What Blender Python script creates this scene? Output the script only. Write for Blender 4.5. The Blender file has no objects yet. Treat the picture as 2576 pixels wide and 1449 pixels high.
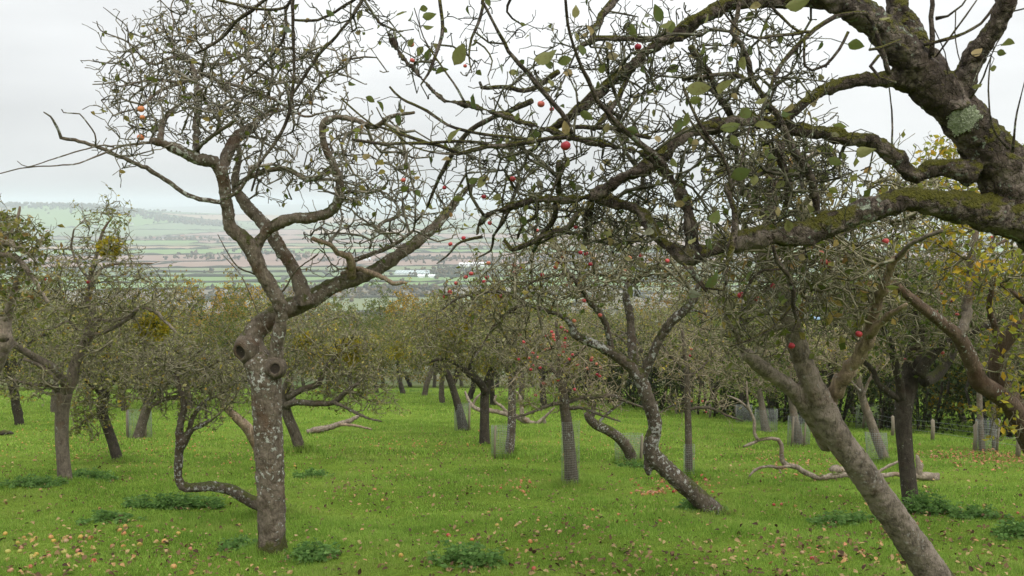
import bpy, math, random
import numpy as np
from mathutils import Vector, Matrix

R = math.radians
rng = np.random.default_rng(7)
random.seed(7)
SC = bpy.context.scene
COL = SC.collection

# ------------------------------------------------------------------ camera, sky, sun, exposure
FPX, PITCH, EYE = 2231.0, R(5.5), 1.6
cam_d = bpy.data.cameras.new("camera")
cam_d.sensor_width = 36.0
cam_d.lens = FPX / 2576.0 * 36.0
cam_d.clip_start = 0.05
cam_d.clip_end = 60000.0
cam_d.dof.use_dof = True
cam_d.dof.focus_distance = 7.3
cam_d.dof.aperture_fstop = 8.0
cam = bpy.data.objects.new("camera", cam_d)
COL.objects.link(cam)
cam.location = (0, 0, EYE)
cam.rotation_euler = (R(90) - PITCH, 0, 0)
SC.camera = cam
SC.view_settings.view_transform = 'Standard'
SC.view_settings.look = 'None'
SC.view_settings.exposure = 0.4
SC.view_settings.gamma = 1.0

SUN_EL, SUN_ROT = R(48), R(150)
world = bpy.data.worlds.new("World")
SC.world = world
world.use_nodes = True
wn, wl = world.node_tree.nodes, world.node_tree.links
wn.clear()
out = wn.new('ShaderNodeOutputWorld')
bg = wn.new('ShaderNodeBackground'); bg.inputs['Strength'].default_value = 0.1
sky = wn.new('ShaderNodeTexSky'); sky.sky_type = 'NISHITA'; sky.sun_disc = False
sky.sun_elevation = SUN_EL; sky.sun_rotation = SUN_ROT
tc = wn.new('ShaderNodeTexCoord')
sep = wn.new('ShaderNodeSeparateXYZ'); wl.new(tc.outputs['Generated'], sep.inputs[0])
def wmath(op, a, b, clamp=False):
    n = wn.new('ShaderNodeMath'); n.operation = op; n.use_clamp = clamp
    for i, s in enumerate((a, b)):
        if isinstance(s, (int, float)): n.inputs[i].default_value = s
        else: wl.new(s, n.inputs[i])
    return n.outputs[0]
elev = wmath('MAXIMUM', sep.outputs['Z'], 0.0)
grad = wmath('ADD', wmath('MULTIPLY', elev, 12.6), 5.7)        # brighter towards the zenith, as any cloud deck
mp = wn.new('ShaderNodeMapping'); mp.inputs['Scale'].default_value = (1.6, 1.6, 6.5)
wl.new(tc.outputs['Generated'], mp.inputs[0])
nz = wn.new('ShaderNodeTexNoise'); nz.inputs['Scale'].default_value = 1.35; nz.inputs['Detail'].default_value = 4
nz.inputs['Roughness'].default_value = 0.5
wl.new(mp.outputs[0], nz.inputs['Vector'])
cl = wmath('ADD', wmath('MULTIPLY', nz.outputs['Fac'], 0.75), 0.62)
side = wmath('ADD', wmath('MULTIPLY', sep.outputs['X'], 0.13), 1.0)   # thinner cloud over to the right
lum = wmath('MULTIPLY', wmath('MULTIPLY', grad, cl), side)
comb = wn.new('ShaderNodeCombineXYZ')
wl.new(wmath('MULTIPLY', lum, 0.985), comb.inputs[0]); wl.new(wmath('MULTIPLY', lum, 1.0), comb.inputs[1]); wl.new(wmath('MULTIPLY', lum, 1.0), comb.inputs[2])
mix = wn.new('ShaderNodeMixRGB'); mix.inputs[0].default_value = 0.96
wl.new(sky.outputs[0], mix.inputs[1]); wl.new(comb.outputs[0], mix.inputs[2])
wl.new(mix.outputs[0], bg.inputs['Color']); wl.new(bg.outputs[0], out.inputs['Surface'])

sun_d = bpy.data.lights.new("sun", 'SUN')
sun_d.energy = 1.5; sun_d.angle = R(25); sun_d.color = (1.0, 0.96, 0.9)
sun = bpy.data.objects.new("sun", sun_d); COL.objects.link(sun)
sun.rotation_euler = (R(90) - SUN_EL, 0, R(30))
SC.cycles.max_bounces = 6
SC.cycles.diffuse_bounces = 3
SC.cycles.transparent_max_bounces = 12
SC.cycles.volume_bounces = 1

# ------------------------------------------------------------------ picture <-> place
cp, sp = math.cos(PITCH), math.sin(PITCH)
CAM = np.array([0, 0, EYE])
def ray(x, y):
    cx = (x - 1288.0) / FPX; cy = -(y - 724.5) / FPX
    return np.array([cx, cp + cy * sp, -sp + cy * cp])
def P(x, y, d):
    r = ray(x, y); return CAM + r * (d / r[1])
def TD(t, u, v):
    if t == 'D': return u, v
    return 858.67 * int(t[0]) + u / 3.0, 483.0 * int(t[1]) + v / 3.0
def terrain(x, y):
    x = np.asarray(x, float); y = np.asarray(y, float)
    a = -0.195 * y; b = -120.0; k = 16.0
    z = b + k * np.logaddexp(0, (a - b) / k)
    near = np.exp(-(np.maximum(y, 0) / 60.0) ** 2)
    z = z + near * (0.035 * np.sin(x * 1.3 + 0.7) * np.sin(y * 0.9) + 0.02 * np.sin(x * 3.1 + y * 2.3) + 0.05 * np.sin(x * 0.35 + 1.0) * np.sin(y * 0.3))
    z = z + 29.0 * np.exp(-((x + 165) / 75.0) ** 2 - ((y - 255) / 70.0) ** 2)
    z = z + (112.0 + 5 * np.sin(x / 170.0)) / (1 + np.exp(np.clip((x + 1780) / 170.0, -40, 40))) * np.exp(-((y - 4350) / 620.0) ** 2)
    z = z + 50.0 / (1 + np.exp(np.clip((x + 900) / 260.0, -40, 40))) * np.exp(-((y - 5200) / 500.0) ** 2)
    far = 1 / (1 + np.exp(-(y - 13000) / 900.0))
    z = z + far * (100 + 45 * np.sin(x / 2300.0 + 1.0) + 25 * np.sin(x / 900.0))
    return z
def gz(x, y): return float(terrain(x, y))
def G(x, y):
    r = ray(x, y); lo, hi = 1.0, 900.0
    for _ in range(60):
        m = (lo + hi) / 2; p = CAM + r * (m / r[1])
        if p[2] > gz(p[0], p[1]): lo = m
        else: hi = m
    p = CAM + r * (lo / r[1]); p[2] = gz(p[0], p[1]); return p

def Gv(x, y):
    x = np.asarray(x, float); y = np.asarray(y, float)
    cx = (x - 1288.0) / FPX; cy = -(y - 724.5) / FPX
    r = np.stack([cx / (cp + cy * sp), np.ones_like(x), (-sp + cy * cp) / (cp + cy * sp)], -1)
    lo = np.full(len(x), 1.0); hi = np.full(len(x), 900.0)
    for _ in range(42):
        m = (lo + hi) / 2; q = CAM + r * m[:, None]; up = q[:, 2] > terrain(q[:, 0], q[:, 1])
        lo = np.where(up, m, lo); hi = np.where(up, hi, m)
    q = CAM + r * lo[:, None]; q[:, 2] = terrain(q[:, 0], q[:, 1]); return q

# ------------------------------------------------------------------ object helpers
def tag(o, label=None, cat=None, group=None, kind=None):
    if label: o['label'] = label
    if cat: o['category'] = cat
    if group: o['group'] = group
    if kind: o['kind'] = kind
    return o
def empty(name, loc, label, cat, group=None):
    o = bpy.data.objects.new(name, None); COL.objects.link(o); o.location = loc; o.empty_display_size = 0.2
    return tag(o, label, cat, group)
def mesh_np(name, V, Fs, smooth=True, mat_idx=None):
    """V (n,3); Fs list of (m,k) index arrays"""
    me = bpy.data.meshes.new(name)
    V = np.asarray(V, np.float32)
    Fs = [np.asarray(f, np.int32) for f in Fs if len(f)]
    nl = sum(f.size for f in Fs); nf = sum(len(f) for f in Fs)
    me.vertices.add(len(V)); me.vertices.foreach_set('co', V.ravel())
    me.loops.add(nl); me.polygons.add(nf)
    me.loops.foreach_set('vertex_index', np.concatenate([f.ravel() for f in Fs]))
    tot = np.concatenate([np.full(len(f), f.shape[1], np.int32) for f in Fs])
    st = np.concatenate([[0], np.cumsum(tot)[:-1]]).astype(np.int32)
    me.polygons.foreach_set('loop_start', st)
    me.polygons.foreach_set('loop_total', tot)
    me.polygons.foreach_set('use_smooth', np.full(nf, smooth, bool))
    if mat_idx is not None: me.polygons.foreach_set('material_index', np.asarray(mat_idx, np.int32))
    me.update(calc_edges=True)
    return me
def link(name, me, mat, parent=None):
    o = bpy.data.objects.new(name, me); COL.objects.link(o)
    for m in (mat if isinstance(mat, (list, tuple)) else [mat]): me.materials.append(m)
    if parent is not None: o.parent = parent
    return o
def nrm(a): return a / np.maximum(np.linalg.norm(a, axis=-1, keepdims=True), 1e-9)

def tubes(chains, sides):
    """chains: list of (pts Nx3, rad N) -> closed tapered tubes in one mesh"""
    PP, RR, CL = [], [], []
    for p, r in chains:
        p = np.asarray(p, float); r = np.asarray(r, float)
        d0 = nrm(p[1] - p[0]); d1 = nrm(p[-1] - p[-2])
        PP.append(np.vstack([p[0] - d0 * 1e-4, p, p[-1] + d1 * r[-1] * 0.7])); RR.append(np.concatenate([[r[0] * 0.02], r, [r[-1] * 0.12]])); CL.append(len(p) + 2)
    pts = np.vstack(PP); rad = np.concatenate(RR); n = len(pts)
    cid = np.repeat(np.arange(len(CL)), CL); st = np.concatenate([[0], np.cumsum(CL)])
    first = np.zeros(n, bool); first[st[:-1]] = True
    last = np.zeros(n, bool); last[st[1:] - 1] = True
    nxt = np.where(last, np.arange(n), np.arange(n) + 1); prv = np.where(first, np.arange(n), np.arange(n) - 1)
    t = nrm(pts[nxt] - pts[prv])
    tot = nrm(pts[st[1:] - 1] - pts[st[:-1]])
    ref = np.where(np.abs(tot[:, 1:2]) < 0.8, np.array([[0.1, 1.0, 0.13]]), np.array([[0.2, 0.1, 1.0]]))
    ref = nrm(ref)[cid]
    n1 = nrm(np.cross(t, ref)); n2 = np.cross(t, n1)
    ang = np.arange(sides) * 2 * np.pi / sides
    V = pts[:, None, :] + rad[:, None, None] * (np.cos(ang)[None, :, None] * n1[:, None, :] + np.sin(ang)[None, :, None] * n2[:, None, :])
    V = V.reshape(-1, 3)
    i0 = np.nonzero(~last)[0]
    k = np.arange(sides); k1 = (k + 1) % sides
    a = i0[:, None] * sides + k; b = i0[:, None] * sides + k1
    Fq = np.stack([a, b, b + sides, a + sides], -1).reshape(-1, 4)
    caps0 = (st[:-1, None] * sides + k[::-1]); caps1 = ((st[1:, None] - 1) * sides + k)
    return V, [Fq, caps0, caps1]
def tube_mesh(name, chains, sides, smooth=True):
    V, Fs = tubes(chains, sides); return mesh_np(name, V, Fs, smooth)

def catmull(pts, rad, step, jit=0.0, g=None):
    pts = np.asarray(pts, float); rad = np.asarray(rad, float); g = g or rng
    n = len(pts)
    ext = np.vstack([2 * pts[0] - pts[1], pts, 2 * pts[-1] - pts[-2]])
    op, orr = [], []
    for i in range(n - 1):
        p0, p1, p2, p3 = ext[i:i + 4]
        m = max(1, int(np.linalg.norm(p2 - p1) / step))
        for s in range(m):
            u = s / m
            op.append(0.5 * ((2 * p1) + (-p0 + p2) * u + (2 * p0 - 5 * p1 + 4 * p2 - p3) * u * u + (-p0 + 3 * p1 - 3 * p2 + p3) * u ** 3))
            orr.append(rad[i] * (1 - u) + rad[i + 1] * u)
    op.append(pts[-1]); orr.append(rad[-1])
    op = np.array(op); orr = np.array(orr)
    if jit > 0 and len(op) > 2:
        op[1:-1] += g.normal(0, 1, (len(op) - 2, 3)) * (orr[1:-1, None] * jit)
        orr = orr * (1 + g.normal(0, 0.06, len(orr)))
    return op, orr

# ------------------------------------------------------------------ materials
def new_mat(name):
    m = bpy.data.materials.new(name); m.use_nodes = True
    nt = m.node_tree; nt.nodes.clear()
    o = nt.nodes.new('ShaderNodeOutputMaterial')
    return m, nt, o
class NB:
    def __init__(s, nt): s.nt = nt
    def n(s, t, **kw):
        nd = s.nt.nodes.new(t)
        for k, v in kw.items(): setattr(nd, k, v)
        return nd
    def set(s, sock, v):
        if hasattr(v, 'is_output') or isinstance(v, bpy.types.NodeSocket): s.nt.links.new(v, sock)
        else: sock.default_value = v
    def noise(s, vec, scale, detail=4, rough=0.55, dist=0.0):
        nd = s.n('ShaderNodeTexNoise'); s.set(nd.inputs['Vector'], vec)
        nd.inputs['Scale'].default_value = scale; nd.inputs['Detail'].default_value = detail
        nd.inputs['Roughness'].default_value = rough; nd.inputs['Distortion'].default_value = dist
        return nd.outputs['Fac']
    def ramp(s, fac, stops, interp='LINEAR'):
        nd = s.n('ShaderNodeValToRGB'); s.set(nd.inputs[0], fac); cr = nd.color_ramp; cr.interpolation = interp
        while len(cr.elements) < len(stops): cr.elements.new(0.5)
        for e, (p, c) in zip(cr.elements, stops):
            e.position = p; e.color = (c[0], c[1], c[2], 1) if not isinstance(c, (int, float)) else (c, c, c, 1)
        return nd.outputs[0]
    def mix(s, f, a, b):
        nd = s.n('ShaderNodeMixRGB'); s.set(nd.inputs[0], f)
        s.set(nd.inputs[1], (*a, 1) if isinstance(a, tuple) else a); s.set(nd.inputs[2], (*b, 1) if isinstance(b, tuple) else b)
        return nd.outputs[0]
    def math(s, op, a, b=0.0, clamp=False):
        nd = s.n('ShaderNodeMath', operation=op); nd.use_clamp = clamp
        s.set(nd.inputs[0], a); s.set(nd.inputs[1], b); return nd.outputs[0]
    def mapping(s, vec, scale):
        nd = s.n('ShaderNodeMapping'); s.set(nd.inputs[0], vec); nd.inputs['Scale'].default_value = scale; return nd.outputs[0]
    def bump(s, h, strength, dist):
        nd = s.n('ShaderNodeBump'); s.set(nd.inputs['Height'], h); nd.inputs['Strength'].default_value = strength; nd.inputs['Distance'].default_value = dist
        return nd.outputs[0]

def bark(name, dark, light, lichen=0.0, moss=0.0, lichen_col=(0.42, 0.44, 0.38), moss_col=(0.055, 0.06, 0.012), sc=1.0, bump=0.6, basemoss=0.0, patch=0.0):
    dark = tuple(c * 0.8 for c in dark); light = tuple(c * w for c, w in zip(light, (1.25, 1.27, 1.28)))
    m, nt, o = new_mat(name); b = NB(nt)
    co = b.n('ShaderNodeTexCoord').outputs['Object']
    geo = b.n('ShaderNodeNewGeometry')
    n1 = b.noise(co, 9 * sc, 6, 0.65, 0.6)
    st = b.noise(b.mapping(co, (34 * sc, 34 * sc, 9 * sc)), 1.0, 5, 0.7, 0.8)
    fl = b.n('ShaderNodeTexVoronoi', feature='DISTANCE_TO_EDGE'); wv = b.n('ShaderNodeTexNoise'); b.set(wv.inputs['Vector'], co); wv.inputs['Scale'].default_value = 11 * sc; wv.inputs['Detail'].default_value = 4
    vm = b.n('ShaderNodeVectorMath', operation='MULTIPLY_ADD'); b.set(vm.inputs[0], wv.outputs['Color']); vm.inputs[1].default_value = (0.11, 0.11, 0.11); b.set(vm.inputs[2], co)
    b.set(fl.inputs['Vector'], b.mapping(vm.outputs[0], (30 * sc, 30 * sc, 15 * sc))); fl.inputs['Scale'].default_value = 1.0
    crack = b.ramp(fl.outputs['Distance'], [(0.0, 0.66), (0.1, 1.0)])
    col = b.mix(b.ramp(b.math('ADD', b.math('MULTIPLY', n1, 0.55), b.math('MULTIPLY', st, 0.5)), [(0.36, 0.0), (0.68, 1.0)]), dark, light)
    col = b.mix(b.math('MULTIPLY', b.math('SUBTRACT', 1.0, crack), 0.7), col, tuple(c * 0.35 for c in dark))
    # reddish patches of bare bark
    rp = b.ramp(b.noise(co, 4.2 * sc, 3, 0.5), [(0.56, 0.0), (0.66, 0.55)])
    col = b.mix(rp, col, (dark[0] * 1.9, dark[1] * 1.45, dark[2] * 1.15))
    if patch > 0:
        pm = b.ramp(b.math('ADD', b.math('MULTIPLY', b.noise(co, 7 * sc, 5, 0.7, 0.5), 0.7), b.math('MULTIPLY', b.noise(co, 26 * sc, 4, 0.6), 0.3)), [(0.5, 0.0), (0.545, patch)])
        col = b.mix(pm, col, (0.27, 0.22, 0.18))
        dm = b.ramp(b.noise(co, 5.3 * sc, 5, 0.7, 0.4), [(0.36, patch), (0.44, 0.0)])
        col = b.mix(dm, col, tuple(c * 0.45 for c in dark))
    hgt = b.math('ADD', b.math('MULTIPLY', st, 0.8), b.math('MULTIPLY', crack, 0.5))
    hgt = b.math('ADD', hgt, b.math('MULTIPLY', n1, 0.9))
    if lichen > 0:
        big = b.noise(co, 3.0 * sc, 3, 0.5)
        spk = b.noise(co, 27 * sc, 5, 0.66)
        t = 0.665 - 0.1 * lichen
        lm = b.ramp(b.math('ADD', b.math('MULTIPLY', spk, 0.72), b.math('MULTIPLY', big, 0.34)), [(t, 0.0), (t + 0.035, 1.0)])
        lc = b.mix(b.noise(co, 55 * sc, 3), tuple(c * 0.62 for c in lichen_col), lichen_col)
        col = b.mix(b.math('MULTIPLY', lm, 0.85), col, lc)
        hgt = b.math('ADD', hgt, b.math('MULTIPLY', lm, 0.3))
    if moss > 0:
        sx = b.n('ShaderNodeSeparateXYZ'); b.set(sx.inputs[0], geo.outputs['Normal'])
        mn = b.noise(co, 6.5 * sc, 5, 0.65)
        mm = b.math('ADD', b.math('MULTIPLY', sx.outputs['Z'], 0.22), mn)
        if basemoss > 0:
            so = b.n('ShaderNodeSeparateXYZ'); b.set(so.inputs[0], co)
            mm = b.math('ADD', mm, b.ramp(so.outputs['Z'], [(0.05, 0.34 * basemoss), (0.34, 0.0)]))
        mm = b.ramp(mm, [(0.72 - 0.2 * moss, 0.0), (0.8 - 0.2 * moss, 1.0)])
        mc = b.mix(b.noise(co, 80, 3), tuple(c * 0.45 for c in moss_col), tuple(c * 1.5 for c in moss_col))
        col = b.mix(b.math('MULTIPLY', mm, 0.9), col, mc)
        hgt = b.math('ADD', hgt, b.math('MULTIPLY', b.math('MULTIPLY', mm, b.noise(co, 90, 3)), 1.3))
    p = b.n('ShaderNodeBsdfPrincipled'); b.set(p.inputs['Base Color'], col); p.inputs['Roughness'].default_value = 0.9
    p.inputs['Specular IOR Level'].default_value = 0.2
    b.set(p.inputs['Normal'], b.bump(hgt, bump, 0.035))
    nt.links.new(p.outputs[0], o.inputs[0]); return m

def leafmat(name, stops, transl=0.35, rough=0.55, vein=False):
    m, nt, o = new_mat(name); b = NB(nt)
    geo = b.n('ShaderNodeNewGeometry'); co = b.n('ShaderNodeTexCoord').outputs['Object']
    r = geo.outputs['Random Per Island']
    col = b.ramp(r, stops)
    blot = b.ramp(b.noise(co, 55, 5, 0.7), [(0.52, 0.0), (0.64, 0.8)])
    col = b.mix(blot, col, b.mix(0.6, col, (0.10, 0.06, 0.02)))
    p = b.n('ShaderNodeBsdfPrincipled'); b.set(p.inputs['Base Color'], col); p.inputs['Roughness'].default_value = rough
    p.inputs['Specular IOR Level'].default_value = 0.12
    tr = b.n('ShaderNodeBsdfTranslucent'); b.set(tr.inputs[0], col)
    mx = b.n('ShaderNodeMixShader'); mx.inputs[0].default_value = transl
    nt.links.new(p.outputs[0], mx.inputs[1]); nt.links.new(tr.outputs[0], mx.inputs[2])
    nt.links.new(mx.outputs[0], o.inputs[0]); return m
def plain(name, c1, c2=None, scale=8, rough=0.8, rand=0.0):
    m, nt, o = new_mat(name); b = NB(nt)
    co = b.n('ShaderNodeTexCoord').outputs['Object']
    col = b.mix(b.noise(co, scale, 5), c1, c2 or tuple(c * 0.6 for c in c1))
    p = b.n('ShaderNodeBsdfPrincipled'); b.set(p.inputs['Base Color'], col); p.inputs['Roughness'].default_value = rough
    nt.links.new(p.outputs[0], o.inputs[0]); return m

M_main = bark('bark_grey_brown', (0.06, 0.042, 0.027), (0.172, 0.14, 0.105), lichen=0.72, lichen_col=(0.55, 0.56, 0.5), moss=0.32, basemoss=1.0)
M_knot = bark('bark_callus', (0.05, 0.036, 0.024), (0.15, 0.12, 0.09), lichen=0.2, moss=0.1)
M_near = bark('bark_mossy', (0.022, 0.016, 0.012), (0.09, 0.068, 0.051), lichen=0.55, moss=0.85, moss_col=(0.11, 0.105, 0.012), lichen_col=(0.36, 0.4, 0.3), bump=1.0, patch=0.5)
M_lean = bark('bark_leaning', (0.055, 0.042, 0.03), (0.22, 0.18, 0.14), lichen=0.4, moss=0.12, basemoss=1.0, lichen_col=(0.36, 0.34, 0.3), patch=0.5, sc=1.2)
M_speck = bark('bark_speckled', (0.042, 0.032, 0.022), (0.12, 0.097, 0.072), lichen=0.95, moss=0.6, lichen_col=(0.46, 0.46, 0.42))
M_bark = bark('bark_plain', (0.045, 0.035, 0.025), (0.14, 0.115, 0.085), lichen=0.45, moss=0.35)
M_darkbark = bark('bark_dark', (0.026, 0.021, 0.015), (0.066, 0.054, 0.04), lichen=0.3, moss=0.55)
M_grey = bark('bark_smooth_grey', (0.085, 0.068, 0.05), (0.19, 0.155, 0.118), lichen=0.25, moss=0.15)
M_dead = bark('dead_wood', (0.1, 0.075, 0.055), (0.32, 0.26, 0.2), lichen=0.2, moss=0.05)
M_deadred = bark('dead_wood_red', (0.07, 0.047, 0.03), (0.34, 0.25, 0.17), lichen=0.35, moss=0.0)
M_redbark = bark('bark_red_brown', (0.042, 0.027, 0.018), (0.14, 0.095, 0.065), lichen=0.3, moss=0.15)
def twigmat(name, a, c, lich):
    m, nt, o = new_mat(name); b = NB(nt)
    co = b.n('ShaderNodeTexCoord').outputs['Object']
    col = b.mix(b.ramp(b.noise(co, 14, 4, 0.6), [(0.38, 0), (0.62, 1)]), a, c)
    col = b.mix(b.ramp(b.noise(co, 5, 3), [(0.5, 0.0), (0.7, 0.5)]), col, (a[0] * 1.1, a[1] * 1.35, a[2] * 0.8))
    col = b.mix(b.ramp(b.noise(co, 40, 3), [(0.62, 0.0), (0.68, lich)]), col, (0.33, 0.36, 0.28))
    p = b.n('ShaderNodeBsdfPrincipled'); b.set(p.inputs['Base Color'], col); p.inputs['Roughness'].default_value = 0.9
    p.inputs['Specular IOR Level'].default_value = 0.2
    b.set(p.inputs['Normal'], b.bump(b.noise(co, 70, 3), 0.5, 0.01))
    nt.links.new(p.outputs[0], o.inputs[0]); return m
M_twig = twigmat('twig_grey', (0.066, 0.056, 0.04), (0.235, 0.21, 0.16), 0.8)
M_twig_near = twigmat('twig_dark_lichen', (0.026, 0.022, 0.014), (0.13, 0.122, 0.08), 0.9)
M_twig_mid = twigmat('twig_pale', (0.07, 0.06, 0.034), (0.26, 0.235, 0.15), 0.5)
M_twig_red = twigmat('twig_brown', (0.13, 0.1, 0.062), (0.32, 0.27, 0.185), 0.3)

M_leaf = leafmat('leaf_olive', [(0, (0.075, 0.105, 0.022)), (0.4, (0.15, 0.175, 0.035)), (0.7, (0.24, 0.225, 0.055)), (0.9, (0.31, 0.22, 0.07)), (1, (0.2, 0.11, 0.04))], 0.45)
M_leaf_near = leafmat('leaf_apple', [(0, (0.07, 0.1, 0.03)), (0.45, (0.13, 0.15, 0.04)), (0.72, (0.25, 0.24, 0.1)), (0.86, (0.33, 0.25, 0.12)), (1, (0.2, 0.23, 0.17))], 0.42)
M_leaf_grey = leafmat('leaf_grey_green', [(0, (0.085, 0.112, 0.022)), (0.35, (0.175, 0.195, 0.04)), (0.7, (0.26, 0.26, 0.08)), (0.86, (0.38, 0.38, 0.2)), (0.94, (0.45, 0.36, 0.06)), (1, (0.38, 0.22, 0.05))], 0.45)
M_leaf_yellow = leafmat('leaf_yellow', [(0, (0.14, 0.18, 0.03)), (0.4, (0.27, 0.29, 0.04)), (0.75, (0.46, 0.38, 0.04)), (1, (0.5, 0.28, 0.03))], 0.45)
M_leaf_green = leafmat('leaf_green', [(0, (0.05, 0.085, 0.018)), (0.5, (0.105, 0.15, 0.03)), (1, (0.2, 0.21, 0.045))], 0.42)
M_olive = leafmat('leaf_dark_olive', [(0, (0.05, 0.075, 0.015)), (0.5, (0.1, 0.13, 0.026)), (0.85, (0.17, 0.17, 0.035)), (1, (0.24, 0.17, 0.04))], 0.4)
M_leaf_rust = leafmat('leaf_rust', [(0, (0.11, 0.09, 0.03)), (0.5, (0.22, 0.14, 0.04)), (1, (0.32, 0.15, 0.04))], 0.35)
M_ivy = leafmat('leaf_ivy', [(0, (0.012, 0.022, 0.008)), (0.5, (0.025, 0.045, 0.012)), (0.85, (0.06, 0.085, 0.02)), (1, (0.13, 0.13, 0.035))], 0.2)
M_mist = leafmat('mistletoe_leaf', [(0, (0.2, 0.19, 0.02)), (0.5, (0.36, 0.32, 0.03)), (1, (0.52, 0.4, 0.035))], 0.45)
M_gold = leafmat('leaf_gold', [(0, (0.12, 0.11, 0.015)), (0.5, (0.3, 0.22, 0.018)), (1, (0.52, 0.29, 0.02))], 0.45)
M_nettle = leafmat('nettle_leaf', [(0, (0.075, 0.165, 0.038)), (0.6, (0.135, 0.255, 0.062)), (1, (0.2, 0.34, 0.095))], 0.5)
M_fallen = leafmat('fallen_leaf', [(0, (0.04, 0.022, 0.013)), (0.35, (0.1, 0.06, 0.03)), (0.6, (0.2, 0.13, 0.06)), (0.85, (0.36, 0.27, 0.12)), (1, (0.36, 0.2, 0.08))], 0.15)
M_fallen_red = leafmat('fallen_leaf_red', [(0, (0.12, 0.055, 0.03)), (0.4, (0.28, 0.14, 0.065)), (0.75, (0.42, 0.21, 0.1)), (1, (0.45, 0.14, 0.08))], 0.15)
M_stake = plain('weathered_stake', (0.24, 0.2, 0.14), (0.13, 0.11, 0.08), 20)
M_wire = plain('galvanised_wire', (0.31, 0.33, 0.31), (0.22, 0.235, 0.22), 30, 0.7)
M_rot = plain('rotten_hollow', (0.012, 0.009, 0.006), (0.03, 0.02, 0.012), 30, 1.0)

def applemat(name, stops):
    m, nt, o = new_mat(name); b = NB(nt)
    oi = b.n('ShaderNodeObjectInfo'); geo = b.n('ShaderNodeNewGeometry'); co = b.n('ShaderNodeTexCoord').outputs['Object']
    rr = b.math('FRACT', b.math('ADD', oi.outputs['Random'], geo.outputs['Random Per Island']))
    v = b.math('ADD', b.math('MULTIPLY', rr, 0.7), b.math('MULTIPLY', b.noise(co, 22, 3), 0.35))
    col = b.ramp(v, stops)
    p = b.n('ShaderNodeBsdfPrincipled'); b.set(p.inputs['Base Color'], col); p.inputs['Roughness'].default_value = 0.42; p.inputs['Specular IOR Level'].default_value = 0.25
    nt.links.new(p.outputs[0], o.inputs[0]); return m
M_apple_red = applemat('apple_red', [(0.1, (0.2, 0.012, 0.022)), (0.45, (0.36, 0.035, 0.045)), (0.75, (0.44, 0.09, 0.07)), (1, (0.45, 0.24, 0.1))])
M_apple_mix = applemat('apple_windfall', [(0.1, (0.5, 0.13, 0.06)), (0.4, (0.55, 0.3, 0.1)), (0.65, (0.55, 0.45, 0.13)), (0.85, (0.48, 0.46, 0.16)), (1, (0.3, 0.15, 0.08))])
M_apple_orange = applemat('apple_orange_red', [(0.1, (0.5, 0.1, 0.06)), (0.5, (0.58, 0.2, 0.08)), (0.85, (0.58, 0.33, 0.12)), (1, (0.3, 0.13, 0.06))])

# ------------------------------------------------------------------ growth
def grow(skp, skr, sampler, n, step, wig, g, momentum=0.35, up=0.0, floor=0.35, batch=12, kinkr=2.4, excl=None):
    """fills a sampled crown from a skeleton: each sample pulls the nearest node one kinked step towards it"""
    ns = len(skp)
    Pn = np.zeros((ns + n, 3)); Pn[:ns] = skp
    Dn = np.zeros((ns + n, 3)); par = np.full(ns + n, -1, int); c = ns
    dep = np.zeros(ns + n, int)
    tries = 0
    while c < ns + n and tries < n * 3 // batch + 50:
        tries += 1
        S = sampler(batch, g)
        D2 = ((S[:, None, :] - Pn[None, :c, :]) ** 2).sum(-1)
        near = D2.argmin(1); dist = np.sqrt(D2[np.arange(len(S)), near])
        for s, i, dd in zip(S, near, dist):
            if dd < step * 0.8 or c >= ns + n: continue
            v = (s - Pn[i]) / dd + Dn[i] * momentum + g.normal(0, wig, 3); v[2] += up
            v /= np.linalg.norm(v)
            p = Pn[i] + v * step * g.uniform(0.6, 1.3)
            if p[2] < gz(p[0], p[1]) + floor: continue
            Pn[c] = p; Dn[c] = v; par[c] = i; dep[c] = dep[i] + 1; c += 1
    return Pn[:c], par[:c], ns
def radii(Pn, par, ns, skr, rt, ex=0.42, rmax=0.03):
    n = len(Pn); cnt = np.ones(n)
    for i in range(n - 1, ns - 1, -1):
        if par[i] >= ns: cnt[par[i]] += cnt[i]
    r = np.minimum(rt * cnt ** ex, rmax)
    for i in range(ns, n):
        if par[i] < ns: r[i] = min(r[i], skr[par[i]] * 0.8)
        else: r[i] = min(r[i], r[par[i]])
    return r, cnt
def chains_of(Pn, par, ns, r, cnt):
    n = len(Pn); main = np.full(n, -1, int)
    for i in range(ns, n):
        q = par[i]
        if q >= ns and (main[q] < 0 or cnt[i] > cnt[main[q]]): main[q] = i
    ch = []
    for i in range(ns, n):
        q = par[i]
        if q >= ns and main[q] == i: continue
        idx = [i]
        while main[idx[-1]] >= 0: idx.append(main[idx[-1]])
        pts = np.vstack([Pn[q], Pn[idx]]); rad = np.concatenate([[r[i]], r[idx]])
        ch.append((pts, rad))
    return ch
def spurs(Pn, ns, r, m, g, ln, rr, knob=1.25):
    out = []
    ids = g.integers(ns, len(Pn), m)
    for i in ids:
        a = Pn[i]; d = g.normal(0, 1, 3); d[2] += 0.35; d /= np.linalg.norm(d)
        l = ln * g.uniform(0.5, 1.5)
        b_ = a + d * l * 0.5 + g.normal(0, l * 0.12, 3); d2 = d + g.normal(0, 0.7, 3); d2 /= np.linalg.norm(d2)
        c_ = b_ + d2 * l * 0.5
        out.append((np.array([a, b_, c_]), np.array([rr, rr * 0.95, rr * knob])))
    return out

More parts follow.
